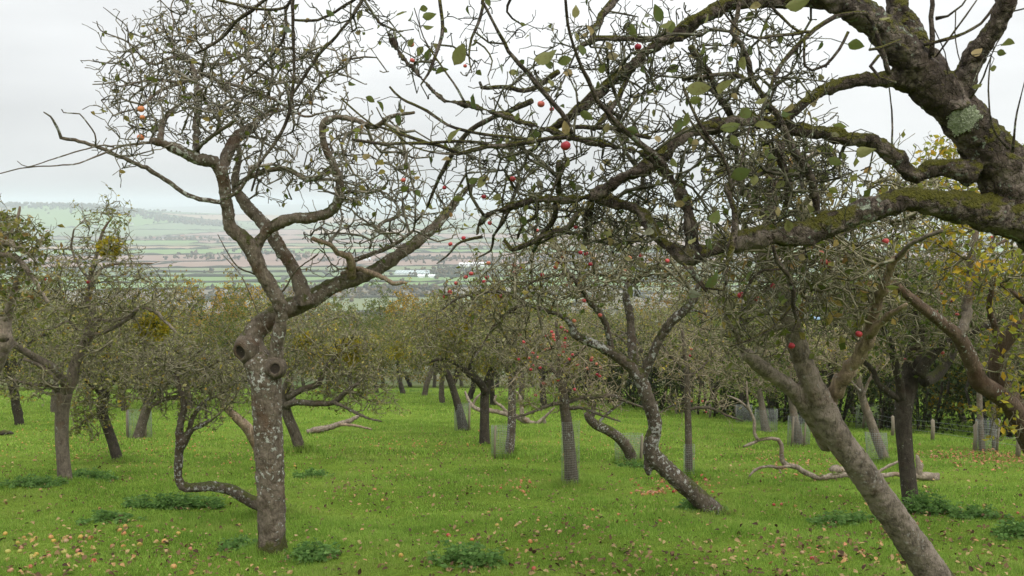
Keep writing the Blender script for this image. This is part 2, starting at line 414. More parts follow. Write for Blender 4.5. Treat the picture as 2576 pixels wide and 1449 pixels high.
def twiglets(hosts, m, g, seg, rr, floor=0.3):
    """short crooked fruiting twigs along the branches; returns chains and the points leaves sit on"""
    out, ends = [], []
    def walk(a, d, k, r0, lvl):
        pts, q = [a], a
        for j in range(k):
            d = d + g.normal(0, 0.5, 3); d[2] += 0.06; d = d / np.linalg.norm(d)
            q = q + d * seg * g.uniform(0.6, 1.35); pts.append(q)
            if lvl < 2 and g.random() < 0.3: walk(q, d + g.normal(0, 0.9, 3), int(g.integers(1, 4)), r0 * 0.8, lvl + 1)
            ends.append(q)
        pts = np.array(pts); rad = np.linspace(r0 * 1.15, r0 * 0.75, len(pts)); rad[-1] = r0 * 1.05
        if pts[-1][2] > gz(pts[-1][0], pts[-1][1]) + floor: out.append((pts, rad))
    for i in g.integers(0, len(hosts), m):
        v = g.normal(0, 1, 3); v[2] += 0.3; walk(hosts[i], v / np.linalg.norm(v), int(g.integers(2, 7)), rr, 0)
    return out, np.array(ends)
def leaf_low(pos, ax, size, g):
    n = len(pos)
    ax = nrm(ax); s = nrm(np.cross(ax, g.normal(0, 1, (n, 3)))); u = np.cross(s, ax)
    L = size[:, None]; w = L * g.uniform(0.22, 0.36, (n, 1)); f = L * g.uniform(-0.02, 0.16, (n, 1))
    mid = pos + ax * L * 0.5
    tip = pos + ax * L - u * L * g.uniform(-0.1, 0.25, (n, 1))
    V = np.stack([pos, mid + s * w + u * f, tip, mid - s * w + u * f], 1).reshape(-1, 3)
    i = np.arange(n)[:, None] * 4
    return V, np.vstack([i + [0, 1, 2], i + [0, 2, 3]])
def leaf_high(pos, ax, size, g, side=None):
    n = len(pos); ax = nrm(ax)
    s = nrm(np.cross(ax, g.normal(0, 1, (n, 3)))) if side is None else nrm(side - (side * ax).sum(-1, keepdims=True) * ax)
    u = np.cross(s, ax)
    K = 6; t = np.linspace(0, 1, K); prof = np.array([0.03, 0.78, 1.0, 0.9, 0.55, 0.03])
    bend = g.uniform(-0.15, 0.6, n); fold = g.uniform(0.1, 0.75, n); wr = g.uniform(0.27, 0.36, n); wave = g.normal(0, 0.035, (n, K, 2))
    V = np.zeros((n, K, 3, 3))
    for k in range(K):
        cen = pos + ax * (size * t[k])[:, None] - u * (size * bend * t[k] ** 2)[:, None]
        w = (size * wr * prof[k])[:, None]
        V[:, k, 1] = cen
        V[:, k, 0] = cen + s * w + u * (w * fold[:, None] + size[:, None] * wave[:, k, 0:1])
        V[:, k, 2] = cen - s * w + u * (w * fold[:, None] + size[:, None] * wave[:, k, 1:2])
    base = np.arange(n)[:, None] * K * 3; q = []
    for k in range(K - 1):
        for c in (0, 1):
            o_ = k * 3 + c; q.append(base + [o_, o_ + 1, o_ + 4, o_ + 3])
    return V.reshape(-1, 3), np.vstack(q)

def apple_mesh(name, mat, seg=12, rings=8):
    prof = []
    for k in range(rings + 1):
        a = math.pi * k / rings; rr = math.sin(a); z = math.cos(a)
        z -= 0.22 * math.exp(-(rr / 0.33) ** 2) * (1 if z > 0 else -0.8)
        prof.append((rr * (1.0 + 0.06 * z), z * 0.9))
    V, F = [], []
    for rr, z in prof:
        for s in range(seg):
            a = 2 * math.pi * s / seg; w = 1 + 0.025 * math.cos(5 * a) * (1 if z < 0 else 0.4)
            V.append((rr * w * math.cos(a), rr * w * math.sin(a), z))
    for k in range(rings):
        for s in range(seg):
            F.append((k * seg + s, (k + 1) * seg + s, (k + 1) * seg + (s + 1) % seg, k * seg + (s + 1) % seg))
    me = mesh_np(name, V, [np.array(F)]); me.materials.append(mat); return me
ME_APPLE_RED = apple_mesh('apple_red', M_apple_red)
ME_APPLE_MIX = apple_mesh('apple_yellow', M_apple_mix)
ME_APPLE_ORG = apple_mesh('apple_orange', M_apple_orange)

TEX = bpy.data.textures.new('bark_lumps', 'CLOUDS'); TEX.noise_scale = 0.12; TEX.noise_depth = 3
TEX2 = bpy.data.textures.new('bark_fine', 'CLOUDS'); TEX2.noise_scale = 0.035; TEX2.noise_depth = 2

def limb_world(spec, dflt):
    t, pts = spec[0], spec[1]
    d0 = spec[2] if len(spec) > 2 else dflt; d1 = spec[3] if len(spec) > 3 else d0
    D = [TD(t, a[0], a[1]) for a in pts]; ws = [a[2] for a in pts]
    k = 1.0 if t == 'D' else 1 / 3.0
    L = [0.0]
    for a, b in zip(D, D[1:]): L.append(L[-1] + math.hypot(a[0] - b[0], a[1] - b[1]))
    W, Rr = [], []
    for (x, y), l, w in zip(D, L, ws):
        d = d0 + (d1 - d0) * l / L[-1]
        W.append(P(x, y, d)); Rr.append(max(0.5 * w * k * d / FPX, 0.0025))
    return np.array(W), np.array(Rr)

def ellipsoids(cr):
    """cr: list of (xD, yD, rxD, ryD, depth, depth radius, weight)"""
    W = np.array([c[6] for c in cr], float); W /= W.sum()
    def f(n, g):
        out = []
        for _ in range(n):
            c = cr[g.choice(len(cr), p=W)]
            while True:
                v = g.uniform(-1, 1, 3)
                if (v * v).sum() <= 1: break
            out.append(P(c[0] + v[0] * c[2], c[1] + v[1] * c[3], c[4] + v[2] * c[5]))
        return np.array(out)
    return f

def tree(name, label, base, thick, thin, crown, n, seed, mats, group='old apple trees in the orchard', step=0.09, wig=0.55, rt=0.0035, ex=0.4, rmax=0.022,
         leaves=300, leaf=0.04, nspur=0, spur=0.05, sides=4, remesh=None, pins=None, apples=(), apple_r=0.021, apple_me=None, hi=False, mist=(), d=None, leafmat_=None, disp=0.012, momentum=0.35, up=0.0, trunkname='trunk', cat='apple tree', floor=0.35, nA=0, stA=0, wigA=0.36, momA=0.8, ntw=0):
    g = np.random.default_rng(seed)
    base = np.array(base, float); d = d or base[1]
    root = empty(name, base, label, cat, group)
    mb, mt, ml = mats
    TC, skp, skr = [], [], []
    for s in thick:
        W, r = limb_world(s, d); p, r = catmull(W, r, 0.05, 0.0, g); TC.append((p - base, r)); skp.append(p); skr.append(r)
    me = tube_mesh(trunkname, TC, 14 if remesh else 10)
    o = link(trunkname, me, mb, root)
    if remesh:
        md = o.modifiers.new('blend', 'REMESH'); md.mode = 'VOXEL'; md.voxel_size = remesh; md.use_smooth_shade = True
        sm = o.modifiers.new('soften', 'SMOOTH'); sm.factor = 0.6; sm.iterations = 3
        for tx, a in ((TEX, disp * 1.5), (TEX2, disp * 1.0)):
            dp = o.modifiers.new('lumps', 'DISPLACE'); dp.texture = tx; dp.texture_coords = 'LOCAL'; dp.strength = a; dp.mid_level = 0.5
    for s in thin:
        W, r = limb_world(s, d); p, r = catmull(W, r, 0.035, 0.16, g)
        link('branch', tube_mesh('branch', [(p - base, r)], 8), s[4] if len(s) > 4 else mb, root); skp.append(p); skr.append(r)
    skip = 2
    SP = np.vstack([p[skip:] for p in skp]); SR = np.concatenate([r[skip:] for r in skr])
    crown_only = SP[:, 2] > gz(base[0], base[1]) + 1.0
    SP, SR = SP[crown_only], SR[crown_only]
    allch = []
    if n:
        nA = nA or int(n * 0.42); stA = stA or step * 1.25
        Pn, par, ns = grow(SP, SR, ellipsoids(crown), nA, stA, wigA, g, momA, up, floor)
        r, cnt = radii(Pn, par, ns, SR, rt * 1.15, ex, rmax)
        ch = chains_of(Pn, par, ns, r, cnt)
        tw, ends = twiglets(Pn[ns:], ntw or int(n * 0.26), g, step * 0.55, rt * 0.95, floor)
        ch += tw
        if nspur: ch += spurs(Pn, ns, r, nspur, g, spur, rt * 1.1)
    else:
        Pn, ns, ch = SP, 0, []
        cnt = np.ones(len(SP))
    lp, la, ls = [], [], []
    def attach(target, rr):
        q = Pn[((Pn - target) ** 2).sum(1).argmin()]
        dd = np.linalg.norm(target - q)
        if dd < 0.01: return
        m = max(2, int(dd / 0.06)); tt = np.linspace(0, 1, m + 1)[:, None]
        pp = q + (target - q) * tt; pp[:, 2] += 0.15 * dd * np.sin(np.pi * tt[:, 0]); pp[1:-1] += g.normal(0, 0.008, (m - 1, 3))
        ch.append((pp, np.full(m + 1, rr)))
    pinL = []
    for (t, u, v, sz, ang, dd) in (pins or ()):
        x, y = TD(t, u, v); k = 1 if t == 'D' else 1 / 3
        a = R(ang); L = sz * k
        bx, by = x - math.cos(a) * L / 2, y + math.sin(a) * L / 2
        B = P(bx, by, dd); E = P(bx + math.cos(a) * L, by - math.sin(a) * L, dd + g.uniform(-0.03, 0.03))
        attach(B, 0.0016); lp.append(B); la.append(E - B); ls.append(np.linalg.norm(E - B))
    npin = len(lp)
    AP = []
    for a in apples:
        x, y = TD(a[0], a[1], a[2]); dd = a[3] if len(a) > 3 else d; ar = a[4] if len(a) > 4 else apple_r * g.uniform(0.85, 1.15)
        c = P(x, y, dd); attach(c + np.array([0, 0, ar * 0.7]), 0.0018); AP.append((c, ar))
    if ch:
        link('twigs', tube_mesh('twigs', [(p - base, r_) for p, r_ in ch], sides), mt, root)
    if leaves and n:
        if not hi: leaves = int(leaves * 1.35)
        for i in g.integers(0, len(ends), leaves):
            lp.append(ends[i] + g.normal(0, 0.008, 3)); v = g.normal(0, 1, 3); v[2] -= 0.4; la.append(v); ls.append(leaf * (1.0 if hi else 1.2) * g.uniform(0.6, 1.3))
    if lp:
        lp, la, ls = np.array(lp), np.array(la), np.array(ls)
        if hi:
            side = g.normal(0, 0.6, (len(lp), 3)); side[:, 0] += 0.5; side[:, 2] += 1.0
            V, F = leaf_high(lp, la, ls, g, side)
        else: V, F = leaf_low(lp, la, ls, g)
        link('leaves', mesh_np('leaves', V - base, [F], hi), leafmat_ or ml, root)
    for c, ar in AP:
        ob = bpy.data.objects.new('apple', apple_me or ME_APPLE_RED); COL.objects.link(ob); ob.parent = root
        ob.location = c - base; ob.scale = (ar, ar, ar); ob.rotation_euler = (g.normal(0, 0.25), g.normal(0, 0.25), g.uniform(0, 6))
    for (x, y, r_, dd) in mist:
        mistletoe(P(x, y, dd) - base, r_ * dd / FPX, root, g)
    return root
def mistletoe(c, r, root, g):
    n = int(min(1400, 260 + 9000 * r * r)); v = nrm(g.normal(0, 1, (n, 3))); q = v * (g.uniform(0.25, 1, (n, 1)) ** 0.6) * r * np.array([1, 1, 0.9]) * (1 + 0.18 * np.sin(5 * v[:, :1]) )
    V, F = leaf_low(c + q, v + g.normal(0, 0.5, (n, 3)), np.full(n, 0.055) * g.uniform(0.7, 1.3, n), g)
    st = []
    for k in range(40):
        e = nrm(g.normal(0, 1, 3)) * r * 0.85; st.append((np.array([c, c + e * 0.5 + g.normal(0, r * 0.08, 3), c + e]), np.array([0.006, 0.005, 0.004])))
    o = link('mistletoe', mesh_np('mistletoe', V, [F], False), M_mist, root)
    link('mistletoe_stems', tube_mesh('mistletoe_stems', st, 3), M_leaf_green, o)
#@@STRUCT
# ------------------------------------------------------------------ ground, valley
def structure(name, me, mat, kind='structure'):
    o = link(name, me, mat); o['kind'] = kind; return o
yy = np.concatenate([np.linspace(-22, 40, 210), np.geomspace(40.6, 22000, 230)])
uu = np.linspace(-1, 1, 250)
GX = uu[None, :] * (16 + 0.86 * np.maximum(yy, 0))[:, None]; GY = np.repeat(yy[:, None], len(uu), 1)
GV = np.stack([GX, GY, terrain(GX, GY)], -1).reshape(-1, 3)
ny, nx = len(yy), len(uu)
ii = (np.arange(ny - 1)[:, None] * nx + np.arange(nx - 1)).ravel()
m, nt, o = new_mat('meadow_ground'); b = NB(nt)
co = b.n('ShaderNodeTexCoord').outputs['Object']
gcol = b.mix(b.ramp(b.noise(co, 0.55, 4, 0.6), [(0.38, 0), (0.62, 1)]), (0.09, 0.145, 0.018), (0.165, 0.245, 0.034))
gcol = b.mix(b.ramp(b.noise(co, 2.7, 5, 0.65), [(0.5, 0), (0.68, 0.7)]), gcol, (0.11, 0.14, 0.02))
gcol = b.mix(b.ramp(b.noise(co, 24, 4, 0.7), [(0.4, 0), (0.7, 0.75)]), gcol, (0.045, 0.075, 0.008))
big = b.noise(co, 0.004, 4, 0.6)
sxyz = b.n('ShaderNodeSeparateXYZ'); b.set(sxyz.inputs[0], co)
farm = b.ramp(b.math('DIVIDE', sxyz.outputs['Y'], 1000.0), [(0.09, 0.0), (0.13, 1.0)])
gcol = b.mix(farm, gcol, b.ramp(big, [(0.35, (0.06, 0.085, 0.035)), (0.5, (0.11, 0.10, 0.055)), (0.62, (0.1, 0.13, 0.05)), (0.75, (0.1, 0.09, 0.06))]))
p = b.n('ShaderNodeBsdfPrincipled'); b.set(p.inputs['Base Color'], gcol); p.inputs['Roughness'].default_value = 1.0; p.inputs['Specular IOR Level'].default_value = 0.02
b.set(p.inputs['Normal'], b.bump(b.noise(co, 30, 5, 0.7), 0.8, 0.04))
nt.links.new(p.outputs[0], o.inputs[0]); M_ground = m
structure('ground', mesh_np('ground', GV, [np.stack([ii, ii + 1, ii + 1 + nx, ii + nx], -1)]), M_ground)

def far_ground(x, y):
    r = ray(x, y); ds = np.geomspace(300, 19000, 1500)
    q = CAM + r[None, :] * (ds / r[1])[:, None]
    below = q[:, 2] < terrain(q[:, 0], q[:, 1])
    k = int(np.argmax(below)) if below.any() else len(ds) - 1
    p = q[k].copy(); p[2] = gz(p[0], p[1]); return p

g = np.random.default_rng(21)
def fmat(n, c): return plain('field_' + n, c, tuple(v * 0.8 for v in c), 0.02, 0.95)
FM = [fmat('grass', (0.13, 0.18, 0.07)), fmat('pasture', (0.15, 0.18, 0.075)), fmat('plough', (0.24, 0.155, 0.115)), fmat('stubble', (0.3, 0.215, 0.13)), fmat('crop', (0.14, 0.225, 0.06)), fmat('rough', (0.15, 0.13, 0.085)), fmat('winter_wheat', (0.11, 0.165, 0.07))]
edges = [980, 1120, 1240, 1345, 1470, 1590, 1705, 1880, 2090, 2300, 2480, 2700, 2950, 3350, 3900, 4600, 5500, 6800, 8600]
bias = {0: 5, 1: 5, 2: 4, 3: 4, 4: 0, 5: 1, 6: 2, 7: 2, 8: 4, 9: 3}
FV, FF, FI, hedges = [], [], [], []
nv = 0
def yb(k, x): return edges[k] + 0.24 * (edges[k] - edges[max(k - 1, 0)] if k else 130) * math.sin(x / (260.0 + edges[k] * 0.05) + k * 1.1) + x * 0.07
for k in range(len(edges) - 1):
    y0 = edges[k]; X = 0.74 * y0 + 200; x = -X
    bnd = [x]
    while x < X:
        x += g.uniform(0.12, 0.34) * (700 + y0 * 0.5); bnd.append(x)
    for a, c in zip(bnd, bnd[1:]):
        mi = bias[k] if (k in bias and g.random() < 0.8) else int(g.choice(7, p=[0.15, 0.24, 0.15, 0.12, 0.05, 0.17, 0.12]))
        sl0, sl1 = 0.5 * math.sin(a * 3.3), 0.5 * math.sin(c * 3.3)
        nu, nw = max(2, int((c - a) / 55)), max(2, int((edges[k + 1] - y0) / 50))
        for j in range(nw + 1):
            for i in range(nu + 1):
                fx = a + (c - a) * i / nu; v = j / nw
                yv = yb(k, fx) * (1 - v) + yb(k + 1, fx) * v
                xv = fx + (sl0 * (1 - i / nu) + sl1 * i / nu) * (yv - y0)
                FV.append((xv, yv, gz(xv, yv) + 0.7 + y0 * 0.0004))
        for j in range(nw):
            for i in range(nu):
                q = nv + j * (nu + 1) + i; FF.append((q, q + 1, q + nu + 2, q + nu + 1)); FI.append(mi)
        nv += (nu + 1) * (nw + 1)
        if g.random() < 0.85:
            hp = []
            for v in np.linspace(0, 1, max(3, int((edges[k + 1] - y0) / 22))):
                yv = yb(k, a) * (1 - v) + yb(k + 1, a) * v; xv = a + sl0 * (yv - y0); hp.append((xv, yv))
            hedges.append(hp)
        if g.random() < 0.9: hedges.append([(fx, yb(k, fx)) for fx in np.linspace(a, c, max(3, int((c - a) / 22)))])
o = structure('fields', mesh_np('fields', FV, [np.array(FF)], True, FI), FM)
M_hedge_far = plain('far_hedge', (0.055, 0.055, 0.03), (0.03, 0.036, 0.02), 0.08, 1.0)
hch = []
for hp in hedges:
    hp = np.array(hp); z = terrain(hp[:, 0], hp[:, 1])
    rr = np.clip(g.normal(1.9, 0.75, len(hp)), 0.8, 5.0) * (1 + hp[:, 1] * 0.00006)
    hch.append((np.column_stack([hp + g.normal(0, 0.9, hp.shape), z + rr * 0.6 + 1.0]), rr))
structure('hedgerows', tube_mesh('hedgerows', hch, 5), M_hedge_far, 'stuff')

t_ = (1 + 5 ** 0.5) / 2
ICO = nrm(np.array([(-1, t_, 0), (1, t_, 0), (-1, -t_, 0), (1, -t_, 0), (0, -1, t_), (0, 1, t_), (0, -1, -t_), (0, 1, -t_), (t_, 0, -1), (t_, 0, 1), (-t_, 0, -1), (-t_, 0, 1)], float))
ICF = np.array([(0, 11, 5), (0, 5, 1), (0, 1, 7), (0, 7, 10), (0, 10, 11), (1, 5, 9), (5, 11, 4), (11, 10, 2), (10, 7, 6), (7, 1, 8), (3, 9, 4), (3, 4, 2), (3, 2, 6), (3, 6, 8), (3, 8, 9), (4, 9, 5), (2, 4, 11), (6, 2, 10), (8, 6, 7), (9, 8, 1)])
def blobs(cs, rs, g, sub=6):
    """rough crowns: each a cloud of small lumps"""
    V, F = [], []; k = 0
    for c, r in zip(cs, rs):
        for _ in range(sub):
            v = nrm(g.normal(0, 1, 3)) * g.uniform(0.2, 0.75) * r
            v[2] *= 0.9; q = ICO * (r * g.uniform(0.3, 0.52)) * (1 + g.normal(0, 0.22, (12, 1)))
            V.append(q + c + v); F.append(ICF + 12 * k); k += 1
    return np.vstack(V), np.vstack(F)
M_wood = leafmat('far_wood', [(0, (0.03, 0.04, 0.02)), (0.45, (0.065, 0.062, 0.036)), (0.75, (0.11, 0.085, 0.045)), (1, (0.13, 0.1, 0.04))], 0.0, 1.0)
cs, rs = [], []
def addtree(x, y, r): cs.append((x, y, gz(x, y) + r * 0.95)); rs.append(r)
for hp in hedges:
    for (x, y) in hp:
        if g.random() < 0.035: addtree(x + g.normal(0, 3), y + g.normal(0, 3), g.uniform(3.0, 6.5))
for _ in range(46):
    y = g.uniform(0, 1) ** 1.3 * 6200 + 1900; x = g.uniform(-0.68, 0.68) * y
    for __ in range(g.integers(8, 40)): addtree(x + g.normal(0, 0.035 * y), y + g.normal(0, 30), g.uniform(4, 9))
for (px, py, n_, sx, sy) in [(580, 606, 30, 25, 30), (470, 604, 70, 70, 25), (545, 566, 10, 9, 25), (575, 566, 10, 9, 25), (812, 658, 8, 6, 8), (830, 658, 8, 5, 8), (700, 640, 40, 60, 20), (740, 655, 25, 16, 20), (525, 690, 4, 7, 3), (590, 688, 3, 6, 3), (930, 645, 30, 60, 25), (1120, 655, 110, 90, 25), (1150, 690, 120, 70, 25), (1350, 660, 80, 90, 30), (1500, 650, 90, 90, 30), (1980, 655, 60, 60, 30), (2130, 650, 60, 60, 30), (1800, 690, 60, 70, 20), (700, 742, 60, 90, 25), (880, 738, 80, 90, 25), (1010, 735, 80, 60, 20)]:
    c = far_ground(px, py); k = c[1] / FPX
    for _ in range(n_):
        x, y = c[0] + g.normal(0, sx * k), c[1] + g.normal(0, sy * 2.2)
        addtree(x, y, g.uniform(3.2, 7.0) * (0.8 + c[1] * 0.0001))
for _ in range(900):                                                 # wooded ridge far to the left
    x = -1350 - abs(g.normal(0, 900)); y = 4290 + g.normal(0, 90); addtree(x, y, g.uniform(6, 13))
for _ in range(500):
    y = g.uniform(5200, 9000); x = g.uniform(-0.65, 0.65) * y; addtree(x, y, g.uniform(5, 12))
V, F = blobs(np.array(cs), rs, g, 4)
structure('distant_trees', mesh_np('distant_trees', V, [F], False), M_wood, 'stuff')

# ------------------------------------------------------------------ farmhouses and sheds in the valley
M_wallw = plain('render_white', (0.72, 0.7, 0.66)); M_brick = plain('brick_far', (0.4, 0.22, 0.15), None, 2); M_tile = plain('tile_far', (0.34, 0.15, 0.1), None, 2); M_slate = plain('slate_far', (0.18, 0.18, 0.2), None, 2)
M_win = plain('window_far', (0.05, 0.06, 0.07), None, 2, 0.2)
def house_parts(w, dp, h, rh, root, mw, mr, wins=3):
    V = [(-w, -dp, 0), (w, -dp, 0), (w, dp, 0), (-w, dp, 0), (-w, -dp, h), (w, -dp, h), (w, dp, h), (-w, dp, h), (-w, 0, h + rh), (w, 0, h + rh)]
    link('wall', mesh_np('wall', V, [np.array([(0, 1, 5, 4), (2, 3, 7, 6)]), np.array([(1, 2, 6, 9, 5), (3, 0, 4, 8, 7)])], False), mw, root)
    e = 0.5
    Vr = []
    for s in (-1, 1):
        for z in (0.15, 0.45):
            Vr += [(-w - e, s * (dp + e), h - 0.25 + z), (w + e, s * (dp + e), h - 0.25 + z), (w + e, 0, h + rh + z), (-w - e, 0, h + rh + z)]
    F = []
    for s in (0, 8): F += [(s, s + 1, s + 2, s + 3), (s + 7, s + 6, s + 5, s + 4), (s, s + 4, s + 5, s + 1), (s + 1, s + 5, s + 6, s + 2), (s, s + 3, s + 7, s + 4)]
    link('roof', mesh_np('roof', Vr, [np.array(F)], False), mr, root)
    for i in range(wins):
        x = -w * 0.7 + 1.4 * w * i / max(1, wins - 1)
        for z in ((0.9, h - 1.7) if h > 4 else (0.9,)):
            q = [(x - .5, -dp - .04, z), (x + .5, -dp - .04, z), (x + .5, -dp - .04, z + 1.1), (x - .5, -dp - .04, z + 1.1), (x - .5, -dp + .1, z), (x + .5, -dp + .1, z), (x + .5, -dp + .1, z + 1.1), (x - .5, -dp + .1, z + 1.1)]
            link('window', mesh_np('window', q, [np.array([(0, 1, 2, 3), (0, 4, 5, 1), (1, 5, 6, 2), (2, 6, 7, 3), (3, 7, 4, 0)])], False), M_win, root)
hs = [(386, 601, 'orange brick', 1), (413, 603, 'cream', 0), (438, 599, 'white gabled', 0), (459, 596, 'red roofed', 1), (480, 598, 'pale', 0), (497, 599, 'brick', 1), (520, 598, 'white', 0), (590, 606, 'brick', 1), (612, 607, 'pale', 0), (470, 603, 'low white', 0), (240, 572, 'small white', 0), (210, 560, 'tiny white', 0), (330, 566, 'pale', 0), (90, 583, 'white', 0), (120, 584, 'long white', 0), (560, 612, 'white', 0), (825, 612, 'pale', 0), (760, 604, 'brick', 1), (1010, 600, 'white', 0), (1080, 606, 'brick', 1)]
wh = ['at the left end of the valley hamlet', 'second from the left in the valley hamlet', 'left of the middle of the valley hamlet', 'in the middle of the valley hamlet', 'right of the hamlet\'s middle, beside the brick pair', 'between two pale houses of the hamlet', 'at the right end of the hamlet before the main tree', 'seen between the two stems of the main tree', 'right of the main tree\'s second stem', 'below the hamlet, nearest its front hedge', 'far off below the wooded ridge', 'furthest off under the ridge at left', 'right of the small white ones below the ridge', 'at the far left behind the leafy twigs', 'next to the white one at the far left', 'just left of the main tree\'s left stem', 'under the curved branch of the main tree', 'in the gap above the curved fork', 'beyond the slanting limb of the main tree', 'furthest right in the open valley view']
for (x, y, nm, br), w in zip(hs, wh):
    c = far_ground(x, y); k = max(1.0, c[1] / 3000)
    root = empty('farmhouse', c, f'{nm} house {w}', 'house', 'houses far off in the valley')
    root.rotation_euler = (0, 0, g.uniform(-0.5, 0.5)); root.scale = (k, k, k)
    house_parts(g.uniform(5, 8), 3.6, g.uniform(3.5, 5.2), 2.6, root, M_brick if br else M_wallw, M_tile if br or g.random() < .4 else M_slate)
M_white = plain('white_cladding', (0.8, 0.82, 0.84), (0.7, 0.72, 0.75), 0.3)
M_shed = plain('grey_green_sheeting', (0.3, 0.36, 0.35), (0.25, 0.3, 0.3), 0.3); M_skyl = plain('rooflight', (0.85, 0.87, 0.88), None, 1)
for i, (x, y, w_, lab) in enumerate([(1168, 671, 14, 'white sheeted shed at the left of the white row beyond the orchard'), (1190, 670, 13, 'white sheeted shed in the middle of the white row beyond the orchard'), (1213, 670, 15, 'white sheeted shed at the right of the white row beyond the orchard'), (924, 656, 9, 'white shed alone in the field, seen over the slanting limb')]):
    c = far_ground(x, y); root = empty('farm_shed', c, lab, 'shed', 'white sheds in the valley'); house_parts(w_ * 0.66, 14, 5.5, 1.8, root, M_white, M_white, 2)
c = far_ground(1040, 690); root = empty('glasshouse', c, 'long grey green low building with rows of white rooflights in the valley', 'glasshouse')
house_parts(29, 26, 3.5, 3.0, root, M_white, M_shed, 5)
for r_ in range(4):
    for k in range(9):
        x0 = -25 + k * 5.7 + (r_ % 2) * 2.2; y0 = -22 + r_ * 6.0; z = 3.9 + 3.0 * (1 - abs(y0 + 1) / 26)
        link('rooflight', mesh_np('rooflight', [(x0, y0, z), (x0 + 1.7, y0, z), (x0 + 1.7, y0 + 2.6, z + 0.35), (x0, y0 + 2.6, z + 0.35), (x0, y0, z - .3), (x0 + 1.7, y0, z - .3), (x0 + 1.7, y0 + 2.6, z - .1), (x0, y0 + 2.6, z - .1)], [np.array([(0, 1, 2, 3), (0, 4, 5, 1), (1, 5, 6, 2), (2, 6, 7, 3), (3, 7, 4, 0)])], False), M_skyl, root)
c = far_ground(1060, 700)
for dx, lab in ((0, 'small white shed just below the long building with rooflights'), (17, 'small white shed right of the one below the long building')):
    root = empty('farm_shed', c + np.array([dx, 0, 0]), lab, 'shed', 'white sheds in the valley'); house_parts(5, 6, 4, 1.5, root, M_white, M_white, 2)

# ------------------------------------------------------------------ grass
def scatter(n, y0, y1, g, power=1.0, margin=1.12):
    y = y0 + (y1 - y0) * g.random(n) ** power
    x = (g.random(n) * 2 - 1) * (y * 0.577 * margin + 0.8)
    return x, y
def fbm(x, y, s, seed):
    r = np.random.default_rng(seed); v = np.zeros_like(x); a = 1.0
    for k in range(5):
        th = r.uniform(0, 6.28, 3); 
        for t in th: v += a / 3 * np.sin(s * (x * math.cos(t) + y * math.sin(t)) + r.uniform(0, 6.28))
        a *= 0.65; s *= 1.9
    return v
m, nt, o = new_mat('grass_blade'); b = NB(nt)
geo = b.n('ShaderNodeNewGeometry'); co = b.n('ShaderNodeTexCoord').outputs['Object']
rr = b.math('ADD', b.math('MULTIPLY', geo.outputs['Random Per Island'], 0.45), b.math('MULTIPLY', b.noise(co, 1.1, 6, 0.7), 0.68))
gc = b.ramp(rr, [(0.25, (0.066, 0.128, 0.018)), (0.45, (0.16, 0.28, 0.04)), (0.65, (0.255, 0.4, 0.066)), (0.88, (0.39, 0.48, 0.115))])
gc = b.mix(b.ramp(b.noise(co, 0.55, 5, 0.65), [(0.5, 0.0), (0.68, 0.55)]), gc, (0.25, 0.27, 0.075))
gc = b.mix(b.ramp(b.noise(co, 2.1, 5, 0.7), [(0.56, 0.0), (0.7, 0.6)]), gc, (0.07, 0.12, 0.02))
gc = b.mix(b.ramp(geo.outputs['Random Per Island'], [(0.95, 0.0), (0.97, 0.7)]), gc, (0.3, 0.26, 0.11))
p = b.n('ShaderNodeBsdfPrincipled'); b.set(p.inputs['Base Color'], gc); p.inputs['Roughness'].default_value = 0.7; p.inputs['Specular IOR Level'].default_value = 0.06
tr = b.n('ShaderNodeBsdfTranslucent'); b.set(tr.inputs[0], gc)
mx = b.n('ShaderNodeMixShader'); mx.inputs[0].default_value = 0.45
nt.links.new(p.outputs[0], mx.inputs[1]); nt.links.new(tr.outputs[0], mx.inputs[2]); nt.links.new(mx.outputs[0], o.inputs[0]); M_grass = m
FEET = np.array([G(a, b_)[:2] for a, b_ in [(685, 1398), (1800, 1292), (700, 1290), (165, 1208), (297, 1162), (757, 1137), (1438, 1220), (1280, 1150), (1592, 1168), (1733, 1198), (2298, 1275), (2228, 1168), (2385, 1470), (685, 1398), (2298, 1275)]])
g = np.random.default_rng(5)
GVs, GFs, off = [], [], 0
